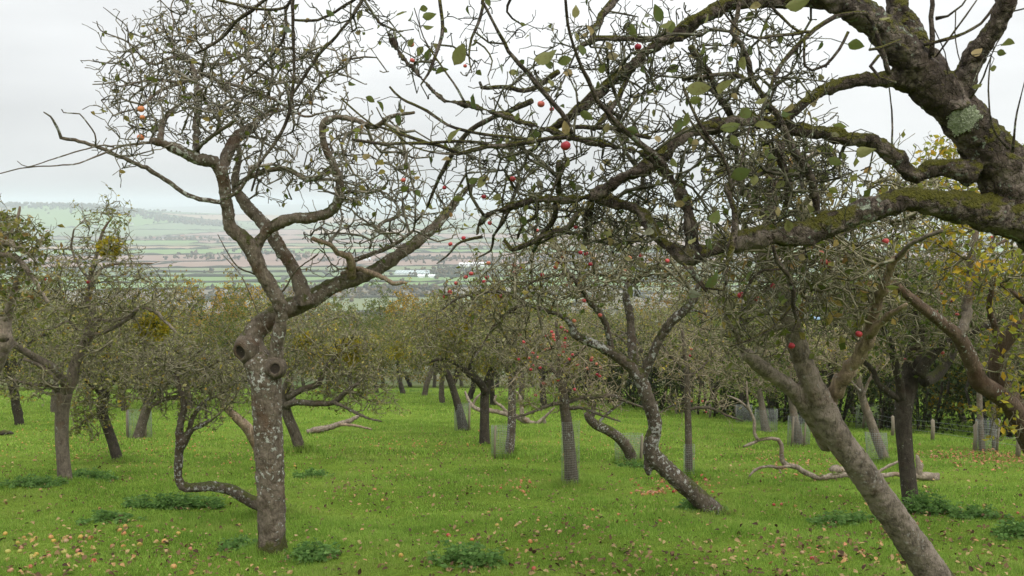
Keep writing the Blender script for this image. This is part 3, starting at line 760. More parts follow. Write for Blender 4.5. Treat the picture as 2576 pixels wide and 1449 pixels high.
for (n, y0, y1, h, w, pw) in [(330000, 5.2, 9.5, 0.034, 0.0036, 0.85), (230000, 9.3, 16, 0.04, 0.0062, 0.9), (120000, 15.5, 30, 0.055, 0.014, 0.9), (70000, 29, 75, 0.085, 0.035, 0.8)]:
    x, y = scatter(n, y0, y1, g, pw)
    if y0 < 16:                                  # longer tussocks where the mower cannot reach, round the trunks
        m_ = n // 14; fx, fy = FEET[g.integers(0, len(FEET), m_)].T
        rr_ = np.abs(g.normal(0, 0.16, m_)) + 0.08; aa = g.uniform(0, 6.28, m_); fx = fx + rr_ * np.cos(aa); fy = fy + rr_ * np.sin(aa)
        k_ = (fy > y0) & (fy < y1); x[:m_][k_], y[:m_][k_] = fx[k_], fy[k_]
    f = fbm(x, y, 1.6, 3) ; f2 = fbm(x, y, 6.0, 9)
    keep = g.random(n) < np.clip(0.72 + 0.35 * f + 0.2 * f2, 0.25, 1)
    x, y, f, f2 = x[keep], y[keep], f[keep], f2[keep]; n = len(x)
    z = terrain(x, y)
    near_f = np.exp(-(np.sqrt(((x[:, None] - FEET[None, :, 0]) ** 2 + (y[:, None] - FEET[None, :, 1]) ** 2).min(1)) / 0.3) ** 2)
    hh = h * (1 + 1.6 * near_f) * np.clip(1 + 0.38 * f + 0.35 * f2, 0.35, 2.4) * g.uniform(0.5, 1.5, n)
    th = g.uniform(0, 6.28, n); lean = g.uniform(0.1, 0.95, n); ln = np.stack([np.cos(th), np.sin(th)], -1)
    th2 = g.uniform(0, 6.28, n); sd = np.stack([np.cos(th2), np.sin(th2), np.zeros(n)], -1) * (w * g.uniform(0.6, 1.3, n))[:, None]
    B = np.stack([x, y, z - 0.004], -1)
    M1 = B + np.concatenate([ln * (hh * lean * 0.35)[:, None], (hh * 0.6)[:, None]], 1)
    T1 = B + np.concatenate([ln * (hh * lean)[:, None], (hh * (1 - 0.3 * lean))[:, None]], 1)
    V = np.stack([B - sd * 0.5, B + sd * 0.5, M1 + sd * 0.42, M1 - sd * 0.42, T1], 1).reshape(-1, 3)
    i = off + np.arange(n)[:, None] * 5
    GVs.append(V); GFs.append((i + [0, 1, 2, 3], i + [3, 2, 4])); off += len(V)
structure('grass', mesh_np('grass', np.vstack(GVs), [np.vstack([f[0] for f in GFs]), np.vstack([f[1] for f in GFs])], True), M_grass, 'stuff')

# fallen leaves in the grass
def fallen(name, mat, patches, seed, lift=0.03):
    g = np.random.default_rng(seed); px, py, sz = [], [], []
    for (x, y, rx, ry, n, s) in patches:
        a = g.normal(0, 0.5, (n, 2)) if rx < 900 else g.uniform(-1, 1, (n, 2))
        px.append(x + a[:, 0] * rx); py.append(y + a[:, 1] * ry); sz.append(s * 0.78 * g.uniform(0.45, 1.4, n))
    px, py, sz = np.concatenate(px), np.concatenate(py), np.concatenate(sz)
    ok = py > 990; pos = Gv(px[ok], py[ok]); sz = sz[ok]; n = len(pos); pos[:, 2] += lift * g.uniform(0.3, 1.3, n) * (1 + pos[:, 1] * 0.035)
    ax = g.normal(0, 1, (n, 3)); ax[:, 2] *= 0.45
    sdv = g.normal(0, 0.35, (n, 3)); sdv += np.cross(nrm(ax), np.array([0, 0, 1.0]))
    V, F = leaf_high(pos, ax, sz, g, sdv)
    structure(name, mesh_np(name, V, [F], True), mat, 'stuff')
fallen('fallen_leaves', M_fallen, [(1288, 1290, 1500, 170, 3600, 0.05), (1288, 1120, 1500, 90, 2600, 0.045), (2150, 1400, 420, 90, 380, 0.06), (2350, 1280, 330, 110, 260, 0.055), (1450, 1360, 500, 110, 260, 0.055), (300, 1400, 380, 70, 240, 0.055), (250, 1130, 420, 80, 500, 0.05), (1050, 1120, 260, 60, 420, 0.05), (1750, 1110, 260, 70, 380, 0.05), (1000, 1230, 420, 60, 260, 0.055)], 31)
fallen('fallen_leaf_drift', M_fallen_red, [(2440, 1150, 150, 22, 420, 0.06), (2530, 1165, 90, 26, 200, 0.06), (2010, 1175, 200, 40, 130, 0.055), (1720, 1225, 110, 26, 90, 0.055), (2100, 1385, 190, 30, 45, 0.05), (1640, 1240, 60, 10, 30, 0.05)], 32)
#@@TREES
# ------------------------------------------------------------------ main tree
def B(x, y): return G(x, y)
b0 = B(685, 1398); d0 = b0[1]
main = tree('apple_tree', 'tall bare apple tree in front with white speckled trunk, knot holes and curling limbs', b0,
    thick=[('D', [(687, 1450, 118), (686, 1415, 100), (685, 1385, 80), (684, 1350, 73), (683, 1300, 72), (680, 1200, 72), (676, 1100, 73), (671, 1000, 76), (666, 950, 84), (655, 905, 80)], d0),
        ('D', [(672, 960, 60), (650, 910, 70), (633, 873, 66), (634, 846, 58), (652, 822, 54), (682, 800, 52), (720, 776, 52), (766, 759, 50), (806, 738, 44), (859, 712, 40), (925, 690, 36), (990, 650, 34), (1045, 610, 31), (1105, 560, 26), (1135, 520, 20), (1165, 485, 14), (1200, 455, 9)], d0, d0 + 0.55),
        ('D', [(680, 950, 40), (693, 905, 36), (699, 850, 33), (709, 803, 33), (702, 760, 36), (678, 718, 38), (652, 673, 39), (634, 632, 40), (608, 595, 38), (580, 577, 33), (575, 540, 30), (566, 483, 29), (561, 445, 30), (552, 420, 33)], d0 - 0.02, d0 - 0.35),
        ('D', [(770, 770, 44), (762, 735, 40), (740, 680, 34), (706, 625, 33), (672, 572, 33), (628, 526, 31), (605, 496, 28), (592, 467, 20), (597, 417, 17), (603, 380, 17), (595, 355, 14)], d0 + 0.08, d0 + 0.35),
        ('D', [(640, 640, 34), (650, 610, 28), (678, 575, 28), (726, 552, 28), (780, 546, 28), (827, 535, 27), (853, 503, 24), (856, 470, 22), (845, 430, 21), (830, 395, 20), (815, 365, 19), (811, 328, 18), (816, 307, 17), (842, 293, 16), (870, 297, 15), (905, 305, 15), (935, 318, 14)], d0 - 0.1, d0 - 0.7),
        ('D', [(556, 432, 32), (540, 407, 32), (500, 400, 30), (447, 377, 28), (407, 360, 22), (378, 354, 16)], d0 - 0.3, d0 - 0.75),
        ('D', [(560, 430, 28), (575, 380, 28), (600, 343, 28), (632, 322, 26), (645, 312, 18)], d0 - 0.3, d0 + 0.1)],
    thin=[('00', [(2400, 980, 40), (2560, 900, 20)], d0 - 0.5, d0 - 0.8) if False else ('D', [(905, 305, 12), (940, 320, 12), (985, 293, 11), (1042, 283, 7)], d0 - 0.6, d0 - 1.0),
        ('00', [(1650, 1700, 32), (1500, 1520, 35), (1380, 1449, 36), (1240, 1350, 38), (1100, 1270, 35), (900, 1180, 31), (720, 1100, 28), (560, 1060, 28), (460, 1040, 26), (440, 980, 20), (380, 880, 15), (330, 845, 10)], d0 - 0.3, d0 - 1.3) if False else ('D', [(566, 510, 12), (540, 507, 12), (500, 500, 12), (460, 483, 12), (413, 450, 12), (367, 423, 12), (300, 393, 10), (240, 367, 9), (187, 353, 9), (153, 347, 9), (147, 327, 7), (127, 293, 5), (110, 282, 3)], d0 - 0.3, d0 - 1.3),
        ('00', [(720, 1095, 14), (715, 1010, 12), (640, 900, 11), (600, 860, 10), (480, 850, 9), (465, 825, 8)], d0 - 1.0, d0 - 1.2),
        ('00', [(1180, 1075, 22), (1000, 1090, 18), (880, 1115, 16), (800, 1150, 14), (700, 1190, 12), (550, 1240, 11), (200, 1265, 9), (0, 1310, 8), (-200, 1360, 6)], d0 - 0.7, d0 - 1.6),
        ('00', [(860, 1110, 14), (790, 1095, 12), (700, 1110, 11), (560, 1150, 11), (400, 1200, 9), (210, 1258, 8), (130, 1215, 6)], d0 - 0.9, d0 - 1.4),
        ('00', [(1480, 1180, 50), (1480, 1000, 52), (1480, 880, 50), (1500, 750, 48), (1480, 640, 45), (1470, 560, 42), (1440, 470, 30)], d0 - 0.4, d0 + 0.1),
        ('00', [(1220, 1075, 44), (1215, 980, 45), (1250, 890, 44), (1320, 815, 36), (1400, 760, 26)], d0 - 0.6, d0 - 0.2),
        ('00', [(1490, 1130, 36), (1580, 1040, 32), (1700, 960, 28), (1780, 900, 24)], d0 - 0.4, d0 - 0.9),
        ('00', [(1880, 960, 36), (1990, 880, 30), (2090, 840, 26), (2220, 800, 20)], d0, d0 + 0.4),
        ('00', [(1480, 600, 34), (1560, 560, 30), (1660, 620, 26), (1760, 640, 24), (1900, 700, 24), (2050, 740, 24), (2180, 810, 22), (2300, 880, 18), (2440, 850, 14)], d0, d0 - 0.5),
        ('00', [(1470, 560, 34), (1560, 490, 30), (1700, 480, 26), (1850, 400, 22), (2000, 300, 16)], d0 + 0.1, d0 + 0.5),
        ('00', [(1440, 600, 34), (1330, 640, 30), (1200, 690, 26), (1080, 790, 20), (1040, 820, 14)], d0, d0 - 0.6),
        ('00', [(1330, 620, 24), (1180, 600, 20), (1040, 620, 16), (940, 650, 12), (860, 640, 8)], d0, d0 - 0.4),
        ('00', [(1440, 470, 26), (1300, 430, 22), (1170, 490, 18), (1110, 470, 16), (1040, 400, 15), (970, 320, 14), (880, 280, 11), (760, 230, 9), (730, 160, 7)], d0, d0 - 0.5),
        ('00', [(970, 320, 12), (955, 200, 10), (850, 110, 8), (780, 55, 5)], d0 - 0.4, d0 - 0.6),
        ('00', [(1310, 420, 16), (1300, 290, 14), (1310, 170, 13), (1290, 60, 11), (1310, 0, 9)], d0, d0 + 0.2),
        ('D', [(590, 468, 12), (640, 440, 13), (680, 426, 13), (715, 424, 13), (750, 440, 13), (775, 452, 12), (800, 445, 11), (830, 420, 8)], d0, d0 - 0.4),
        ('D', [(556, 500, 10), (600, 480, 9), (640, 420, 9)], d0 - 0.4, d0 - 0.6),
        ('D', [(885, 695, 24), (885, 665, 24), (875, 645, 20), (850, 635, 14), (835, 618, 13), (815, 610, 12), (787, 600, 11)], d0 + 0.2, d0 - 0.3, M_deadred),
        ('D', [(860, 690, 13), (900, 678, 14), (930, 685, 13), (960, 697, 13), (990, 713, 12), (1018, 711, 9)], d0 + 0.3, d0 - 0.1, M_deadred),
        ('D', [(880, 660, 12), (915, 646, 12), (960, 630, 11), (1000, 610, 9), (1040, 580, 7)], d0 + 0.3, d0 + 0.1),
        ('D', [(930, 625, 6), (945, 580, 10), (965, 560, 9), (1000, 545, 8)], d0 + 0.3, d0 + 0.5),
        ('D', [(705, 740, 6), (720, 720, 5), (745, 680, 4), (800, 640, 3)], d0 - 0.1, d0 - 0.5),
        ('D', [(640, 690, 4), (600, 672, 4), (575, 640, 3), (548, 590, 2)], d0 - 0.1, d0 - 0.5),
        ('D', [(700, 870, 4), (660, 810, 3), (610, 700, 3), (560, 640, 2)], d0 - 0.15, d0 - 0.6)],
    crown=[(520, 190, 280, 150, d0, 0.8, 5.0), (430, 250, 190, 110, d0 - 0.4, 0.6, 2.6), (640, 280, 160, 110, d0, 0.7, 2.4), (700, 420, 150, 80, d0 - 0.2, 0.6, 1.0), (930, 400, 160, 120, d0 - 0.4, 0.7, 2.4), (1000, 540, 170, 90, d0 + 0.2, 0.6, 2.0), (330, 380, 70, 40, d0 - 0.9, 0.3, 0.3), (800, 200, 160, 120, d0, 0.7, 1.2), (560, 60, 200, 90, d0, 0.6, 1.2), (860, 600, 110, 60, d0 + 0.2, 0.4, 0.5)],
    n=5600, seed=11, mats=(M_main, M_twig, M_leaf), group='old apple trees in the orchard', step=0.085, nA=1000, stA=0.115, wigA=0.28, ntw=950, rt=0.0041, ex=0.4, rmax=0.016, leaves=330, leaf=0.055, nspur=1000, spur=0.05, sides=4,
    remesh=0.0125, hi=True, apples=[('00', 1065, 823, d0 - 0.7, 0.027), ('00', 1062, 1037, d0 - 0.9, 0.027), ('00', 1075, 885, d0 - 0.7, 0.02), ('00', 1840, 228, d0, 0.018)], apple_me=ME_APPLE_ORG, disp=0.02)
def knot(root, c, nrm_, ro, ri, depth, mat, seed, lip=0.03):
    g = np.random.default_rng(seed); nrm_ = np.array(nrm_, float); nrm_ /= np.linalg.norm(nrm_)
    a = np.cross(nrm_, [0.1, 0.2, 1.0]); a /= np.linalg.norm(a); bb = np.cross(nrm_, a); S = 20
    prof = [(ro * 1.75, -0.085), (ro * 1.5, -0.03), (ro * 1.22, 0.004), (ro * 1.05, lip * 0.7), (ro * 0.9, lip), (ri * 1.12, lip * 0.95), (ri, lip * 0.6)]
    inn = [(ri, lip * 0.6), (ri * 0.9, lip * 0.2), (ri * 0.6, lip * 0.08), (0.002, lip * 0.05)]
    wob = 1 + g.normal(0, 0.1, S); wob = (wob + np.roll(wob, 1)) / 2
    def mk(pr, nm, mt, par):
        V = [c + nrm_ * z + (a * math.cos(2 * math.pi * s / S) + bb * math.sin(2 * math.pi * s / S) * 1.12) * r * wob[s] for r, z in pr for s in range(S)]
        F = [(k * S + s, k * S + (s + 1) % S, (k + 1) * S + (s + 1) % S, (k + 1) * S + s) for k in range(len(pr) - 1) for s in range(S)]
        return link(nm, mesh_np(nm, np.array(V), [np.array(F)]), mt, par)
    o = mk(prof, 'knot_hole', mat, root); mk(inn, 'hollow', M_rot, o)
knot(main, P(692, 927, d0 - 0.135) - b0, (0.25, -1, 0.05), 0.055, 0.038, 0.05, M_knot, 1, 0.014)
knot(main, P(607, 884, d0 - 0.085) - b0, (-0.4, -1, -0.2), 0.068, 0.046, 0.05, M_knot, 2, 0.02)

# ------------------------------------------------------------------ near mossy tree reaching in from the right
b1 = np.array([P(2960, 1449, 4.3)[0], 4.3, 0.0]); b1[2] = gz(b1[0], b1[1])
pins = [('10', 895, 410, 185, 62, 3.5), ('10', 1545, 440, 190, 5, 3.4), ('10', 1690, 455, 125, 15, 3.45), ('10', 1815, 372, 100, 100, 3.3), ('10', 2385, 100, 150, 110, 3.4), ('10', 2450, 175, 110, 30, 3.4), ('10', 2300, 195, 100, -50, 3.4), ('10', 830, 1015, 130, 70, 3.7), ('10', 755, 535, 95, 30, 3.9), ('10', 525, 320, 75, 55, 4.0), ('10', 450, 108, 95, 20, 3.9), ('10', 660, 120, 95, 10, 3.9), ('10', 655, 190, 85, 0, 3.9), ('10', 530, 125, 75, 50, 3.9), ('10', 630, 62, 80, 15, 3.9), ('10', 1690, 960, 110, 100, 3.5), ('10', 2545, 950, 130, 70, 3.4), ('10', 1850, 872, 110, -30, 3.5), ('10', 1010, 765, 120, 100, 3.7), ('10', 1325, 545, 60, 110, 3.6), ('10', 1875, 230, 80, 100, 3.5), ('10', 1780, 280, 60, 90, 3.5), ('10', 430, 910, 90, -70, 4.0), ('10', 300, 790, 80, -40, 4.0), ('10', 220, 750, 80, -30, 4.0), ('10', 440, 800, 70, 80, 4.0), ('10', 670, 1210, 60, -80, 4.0), ('10', 990, 1365, 70, 10, 3.8), ('10', 2515, 1225, 80, -60, 3.5), ('10', 1330, 880, 60, 90, 3.6), ('10', 190, 1180, 70, 0, 4.1), ('10', 1770, 90, 100, 80, 3.4),
    ('20', 870, 30, 200, 8, 3.1), ('20', 465, 480, 110, -70, 3.3), ('20', 120, 668, 190, 5, 3.2), ('20', 305, 650, 140, 60, 3.25), ('20', 1310, 345, 130, -10, 3.2), ('20', 150, 370, 100, 60, 3.3), ('20', 180, 140, 80, 60, 3.3), ('20', 400, 1060, 110, -50, 3.3), ('20', 360, 950, 160, 15, 3.3), ('20', 620, 945, 160, 0, 3.3), ('20', 480, 860, 120, -45, 3.3), ('20', 1365, 1145, 110, 0, 3.4), ('20', 2220, 395, 80, 30, 3.6), ('20', 2455, 330, 100, 5, 3.5), ('20', 2410, 398, 80, -10, 3.5), ('20', 2350, 515, 70, 10, 3.5), ('20', 2225, 648, 90, 10, 3.5), ('20', 1525, 130, 90, 15, 3.4), ('20', 590, 760, 100, 15, 3.3), ('20', 100, 755, 100, 10, 3.3), ('20', 20, 900, 120, 70, 3.3), ('20', 1150, 1215, 110, -20, 3.4), ('20', 440, 1310, 170, 20, 3.3),
    ('21', 230, 670, 150, 35, 3.2), ('21', 245, 190, 100, 60, 3.3), ('21', 330, 260, 80, 80, 3.3), ('21', 600, 175, 80, 30, 3.4), ('21', 760, 830, 60, 60, 3.5), ('11', 1835, 415, 70, -40, 3.8), ('11', 880, 50, 80, 5, 3.9), ('11', 580, 10, 70, -60, 3.9), ('11', 1390, 120, 60, 60, 3.8), ('11', 1480, 190, 60, -80, 3.8), ('11', 1540, 180, 60, -70, 3.8)]
near = tree('apple_tree', 'dark mossy apple tree leaning in from the right edge with long boughs across the picture', b1,
    thick=[('D', [(2990, 1500, 190), (2940, 1300, 180), (2860, 1050, 172), (2780, 820, 166), (2700, 660, 160), (2600, 530, 152), (2530, 440, 132), (2470, 355, 114), (2400, 270, 106), (2336, 205, 100), (2270, 130, 88), (2210, 60, 74), (2140, 20, 62), (2080, -10, 56), (2010, -60, 50)], 4.3, 3.9),
        ('D', [(2410, 285, 80), (2360, 200, 74), (2300, 110, 62), (2265, 40, 58), (2245, -60, 52), (2200, -200, 46)], 3.95, 4.3),
        ('D', [(2410, 250, 60), (2430, 180, 54), (2475, 110, 48), (2515, 55, 46), (2530, 0, 44), (2540, -80, 38)], 4.0, 3.8),
        ('D', [(2740, 640, 130), (2640, 575, 118), (2560, 555, 108), (2480, 535, 88), (2385, 515, 70), (2290, 505, 62), (2217, 515, 60), (2150, 538, 60), (2100, 560, 62), (2017, 586, 62), (1917, 593, 60), (1850, 610, 44), (1800, 623, 37), (1757, 640, 36), (1735, 648, 34)], 4.1, 3.75),
        ('D', [(1745, 652, 38), (1722, 648, 40), (1700, 632, 38), (1665, 610, 36), (1640, 575, 33), (1622, 543, 32), (1590, 523, 30), (1540, 507, 27), (1490, 496, 24), (1420, 503, 23), (1360, 500, 22), (1308, 513, 21), (1258, 527, 20), (1220, 545, 19), (1205, 568, 16), (1198, 595, 12)], 3.75, 4.3),
        ('D', [(1742, 655, 38), (1743, 610, 34), (1738, 560, 34), (1722, 505, 32), (1700, 465, 28), (1672, 425, 26), (1640, 393, 23), (1590, 377, 20), (1518, 363, 17), (1445, 347, 15), (1392, 330, 14), (1325, 310, 13.5), (1242, 283, 13), (1172, 263, 13), (1118, 253, 12.5), (1072, 210, 12), (1038, 173, 12), (998, 123, 11), (972, 77, 10), (942, 43, 10), (892, 0, 8), (850, -40, 7)], 3.75, 3.9),
        ('D', [(2450, 440, 70), (2420, 428, 54), (2380, 420, 50), (2340, 425, 50), (2305, 445, 42), (2285, 430, 44), (2255, 400, 43), (2200, 360, 40), (2134, 347, 37), (2050, 333, 34), (1984, 320, 32), (1917, 300, 28), (1850, 307, 30), (1784, 320, 30), (1717, 340, 32), (1655, 400, 36), (1620, 425, 35), (1570, 445, 32), (1525, 475, 30), (1490, 495, 26)], 4.0, 3.9),
        ('D', [(2290, 205, 60), (2240, 200, 44), (2170, 200, 38), (2117, 210, 34), (2067, 230, 30), (2027, 257, 27), (1990, 287, 27), (1972, 308, 24)], 4.0, 3.9),
        ('D', [(2150, 25, 50), (2080, 8, 40), (2000, 4, 36), (1930, 2, 36), (1860, 8, 36), (1800, 25, 36), (1750, 50, 36), (1715, 80, 32), (1685, 90, 32), (1640, 122, 28), (1605, 150, 25), (1575, 185, 24), (1540, 205, 23), (1475, 265, 23), (1438, 290, 23), (1410, 310, 20), (1385, 330, 18)], 3.9, 4.4)],
    thin=[('10', [(1060, 0, 20), (1190, 250, 26), (1300, 440, 30), (1400, 540, 34), (1530, 700, 36), (1660, 850, 34), (1750, 1030, 32)], 3.5, 3.6),
        ('10', [(1690, -30, 22), (1710, 180, 22), (1780, 430, 24), (1860, 600, 30), (1950, 780, 36), (2100, 940, 40), (2250, 1080, 45), (2350, 1160, 52), (2440, 1260, 60)], 3.3, 3.7),
        ('10', [(365, 655, 15), (450, 740, 19), (650, 840, 23), (800, 940, 24), (940, 990, 24), (1150, 1020, 24), (1400, 1050, 26)], 4.0, 3.7),
        ('10', [(80, 1050, 19), (300, 1085, 23), (600, 1080, 24), (900, 1065, 24), (1100, 1085, 24)], 4.1, 3.8),
        ('10', [(870, 1165, 30), (1100, 1110, 34), (1300, 1090, 35), (1500, 1060, 36), (1700, 1035, 38), (1780, 1045, 40)], 3.9, 3.65),
        ('10', [(200, 935, 16), (380, 985, 22), (500, 1030, 26), (700, 1090, 27), (870, 1145, 28)], 4.1, 3.9),
        ('10', [(265, 810, 10), (330, 930, 11), (400, 1000, 12), (550, 1110, 13), (750, 1160, 13), (880, 1165, 14)], 3.9, 3.8),
        ('10', [(550, 60, 8), (620, 280, 10), (700, 420, 12), (800, 560, 15), (880, 680, 17), (940, 785, 18)], 3.9, 3.8),
        ('10', [(0, 745, 14), (130, 860, 14), (260, 960, 14)], 4.2, 4.1),
        ('10', [(740, -20, 26), (765, 200, 28), (740, 340, 25), (690, 470, 24), (655, 560, 20), (600, 640, 14)], 4.6, 4.5),
        ('10', [(1075, 20, 22), (1030, 180, 22), (980, 290, 20), (965, 430, 13), (985, 550, 9)], 4.6, 4.5),
        ('10', [(1000, 305, 14), (1080, 360, 14), (1140, 460, 12), (1105, 575, 8)], 4.5, 4.4),
        ('10', [(2290, 430, 70), (2160, 520, 70), (2050, 600, 68), (1900, 720, 66), (1780, 820, 64), (1720, 890, 60), (1640, 960, 44), (1500, 980, 30)], 4.3, 4.6),
        ('10', [(2070, -20, 60), (1960, 130, 56), (1900, 270, 46), (1880, 330, 36)], 4.3, 4.2),
        ('10', [(2200, 480, 42), (2120, 680, 40), (2050, 800, 40), (1960, 920, 40), (1900, 980, 30)], 4.3, 4.2),
        ('10', [(2576, 290, 50), (2400, 300, 46), (2200, 290, 44), (2000, 290, 40), (1880, 310, 40), (1780, 370, 30)], 4.0, 4.2),
        ('10', [(1640, 540, 44), (1500, 640, 40), (1380, 680, 38), (1220, 655, 32), (1060, 660, 28), (1045, 620, 20)], 4.3, 4.6),
        ('10', [(1440, 760, 44), (1250, 850, 42), (1120, 900, 38), (980, 980, 36), (880, 1090, 36), (800, 1230, 32), (740, 1340, 28), (690, 1449, 24), (650, 1560, 16)], 4.4, 4.9),
        ('10', [(1750, 960, 34), (1900, 960, 36), (2060, 970, 34), (2180, 1000, 34), (2330, 1040, 30)], 4.0, 4.0),
        ('10', [(1640, 1220, 40), (1640, 1449, 44)], 4.0, 4.2),
        ('10', [(1710, 1190, 22), (1600, 1420, 24), (1560, 1560, 20)], 4.0, 4.1),
        ('11', [(1880, 80, 60), (1855, 250, 56), (1840, 390, 42)], 4.0, 4.1), ('11', [(1800, 130, 48), (1720, 260, 46), (1550, 320, 42), (1400, 400, 40), (1280, 435, 36), (1230, 365, 30)], 4.0, 4.3),
        ('11', [(1610, 90, 40), (1610, 200, 42), (1500, 340, 36), (1450, 450, 30)], 4.1, 4.3), ('11', [(1480, 80, 30), (1470, 180, 28), (1370, 250, 24), (1330, 350, 18)], 4.2, 4.4),
        ('11', [(1280, 110, 24), (1220, 230, 22), (1150, 330, 22), (1130, 440, 18), (1040, 490, 12)], 4.3, 4.5), ('11', [(1060, 340, 30), (950, 360, 22), (870, 400, 18), (800, 480, 14), (720, 540, 8)], 4.4, 4.6),
        ('21', [(380, 330, 44), (400, 200, 40), (370, 60, 46), (390, -60, 50)], 3.6, 3.5, M_dead) if False else ('21', [(330, 700, 20), (330, 560, 36), (380, 400, 46), (400, 220, 46), (370, 60, 40), (330, -60, 34)], 3.45, 3.5),
        ('21', [(680, 400, 30), (720, 520, 36), (800, 640, 36), (840, 800, 36), (830, 850, 34), (860, 960, 22)], 3.7, 3.9), ('21', [(740, 580, 22), (620, 590, 22), (520, 660, 20), (450, 800, 16)], 3.8, 3.9), ('21', [(830, 850, 26), (700, 1000, 22), (520, 1110, 18), (360, 1165, 12)], 3.9, 4.0), ('21', [(860, 960, 16), (800, 1140, 14), (715, 1290, 10)], 3.9, 4.0),
        ('21', [(60, 560, 26), (170, 720, 26), (300, 740, 22), (360, 600, 18)], 3.5, 3.5), ('21', [(0, 540, 26), (140, 700, 30), (180, 750, 22)], 3.5, 3.5),
        ('20', [(1560, 560, 40), (1460, 250, 34), (1380, 100, 30), (1150, 130, 34), (1000, 220, 34), (880, 330, 34), (720, 520, 32), (640, 720, 26)], 3.7, 3.6),
        ('20', [(1250, 240, 24), (1180, 370, 22), (1080, 490, 22), (980, 535, 22), (920, 500, 20), (920, 300, 18)], 3.6, 3.6), ('20', [(970, 240, 22), (880, 240, 22), (760, 140, 20), (650, 30, 20), (600, -40, 16)], 3.6, 3.6), ('20', [(900, 250, 22), (700, 270, 22), (560, 285, 20), (430, 230, 18), (330, 120, 14), (260, 0, 12)], 3.6, 3.5),
        ('20', [(430, 0, 28), (410, 130, 36), (360, 240, 34), (440, 330, 36), (500, 480, 44), (520, 600, 46), (600, 720, 44), (700, 860, 50), (780, 1000, 52), (830, 1120, 56), (900, 1220, 66), (960, 1320, 66), (990, 1449, 60), (1010, 1600, 50)], 3.6, 3.9),
        ('20', [(60, 350, 50), (130, 450, 50), (220, 590, 46), (300, 760, 48), (370, 900, 46), (400, 1040, 36), (410, 1280, 30)], 4.0, 4.3),
        ('20', [(0, 600, 34), (200, 570, 32), (380, 560, 34), (480, 610, 34)], 3.9, 3.7), ('20', [(740, 1060, 70), (740, 1200, 66), (780, 1330, 66), (800, 1449, 60), (790, 1560, 50)], 3.9, 4.0),
        ('20', [(0, 640, 20), (90, 860, 22), (200, 1050, 28), (300, 1180, 30), (360, 1330, 30), (370, 1449, 26)], 3.4, 3.5), ('20', [(0, 830, 16), (160, 1050, 18), (210, 1100, 20)], 3.4, 3.4),
        ('20', [(370, 1440, 14), (440, 1240, 14), (490, 1020, 13), (540, 820, 10)], 3.3, 3.3), ('20', [(1880, 420, 38), (1880, 200, 36), (1880, -40, 34)], 3.9, 3.9), ('20', [(1820, 340, 24), (2050, 280, 24), (2250, 180, 22), (2360, 30, 18)], 3.9, 3.8), ('20', [(1910, 140, 30), (2000, 120, 16), (2110, 40, 14), (2150, -20, 12)], 3.9, 3.8),
        ('20', [(1910, 430, 14), (2050, 240, 14), (2220, 0, 12)], 3.9, 3.8), ('20', [(2100, 480, 9), (2060, 320, 9), (2060, 80, 7)], 3.9, 3.9), ('20', [(2470, 90, 14), (2640, 50, 10)], 3.9, 3.8),
        ('20', [(2460, 1120, 26), (2350, 980, 16), (2310, 740, 14), (2330, 420, 9), (2420, 250, 4)], 3.8, 3.6), ('20', [(2490, 1150, 22), (2510, 920, 16), (2560, 700, 9), (2585, 600, 4)], 3.8, 3.7), ('20', [(2170, 740, 22), (2250, 620, 14), (2330, 420, 4)], 3.8, 3.6), ('20', [(1580, 1110, 18), (1580, 900, 14), (1565, 700, 10), (1540, 560, 5)], 3.97, 4.1), ('20', [(2000, 560, 9), (1980, 400, 8), (1890, 200, 7)], 3.9, 3.9), ('20', [(1640, 300, 14), (1520, 350, 24), (1410, 375, 20)], 3.6, 3.5),
        ('20', [(1480, 420, 26), (1420, 500, 26), (1490, 590, 24), (1610, 620, 14)], 3.6, 3.5),
        # boughs arching over from above the frame
        ('D', [(2200, -200, 46), (1900, -330, 40), (1500, -360, 34), (1100, -280, 28), (860, -160, 22), (760, -60, 14), (737, 0, 9), (738, 100, 8.5), (739, 200, 8.5), (730, 268, 9), (716, 317, 8.5), (687, 367, 8), (653, 413, 7), (633, 480, 5.5)], 4.3, 5.2),
        ('D', [(860, -160, 20), (800, -80, 14), (725, 10, 7), (720, 75, 7), (700, 120, 7), (665, 160, 6), (620, 200, 5)], 5.0, 5.3),
        ('D', [(1000, -240, 20), (960, -100, 14), (900, 20, 9), (858, 77, 7.5), (800, 140, 8), (767, 190, 8), (738, 235, 7)], 5.0, 5.2),
        ('D', [(740, -60, 14), (665, 0, 9), (633, 27, 9), (593, 57, 9), (567, 87, 8.5), (533, 113, 7.5), (490, 135, 6)], 5.1, 5.4),
        ('D', [(545, 0, 6), (593, 10, 7), (650, 23, 7), (715, 20, 7), (740, -10, 7)], 5.2, 5.1), ('D', [(735, 50, 6), (800, 50, 7), (858, 20, 7), (920, -20, 9)], 5.1, 4.9),
        ('D', [(1150, -280, 20), (1120, -120, 14), (1108, -10, 9)], 4.8, 4.6), ('D', [(1300, -330, 20), (1230, -120, 12), (1213, 10, 8)], 4.7, 4.6), ('D', [(1500, -360, 24), (1400, -150, 16), (1300, -30, 8), (1276, 30, 6), (1310, 60, 4)], 4.6, 5.0),
        ('D', [(1750, -340, 26), (1650, -160, 22), (1560, -20, 22), (1545, 0, 18)], 4.4, 4.3)],
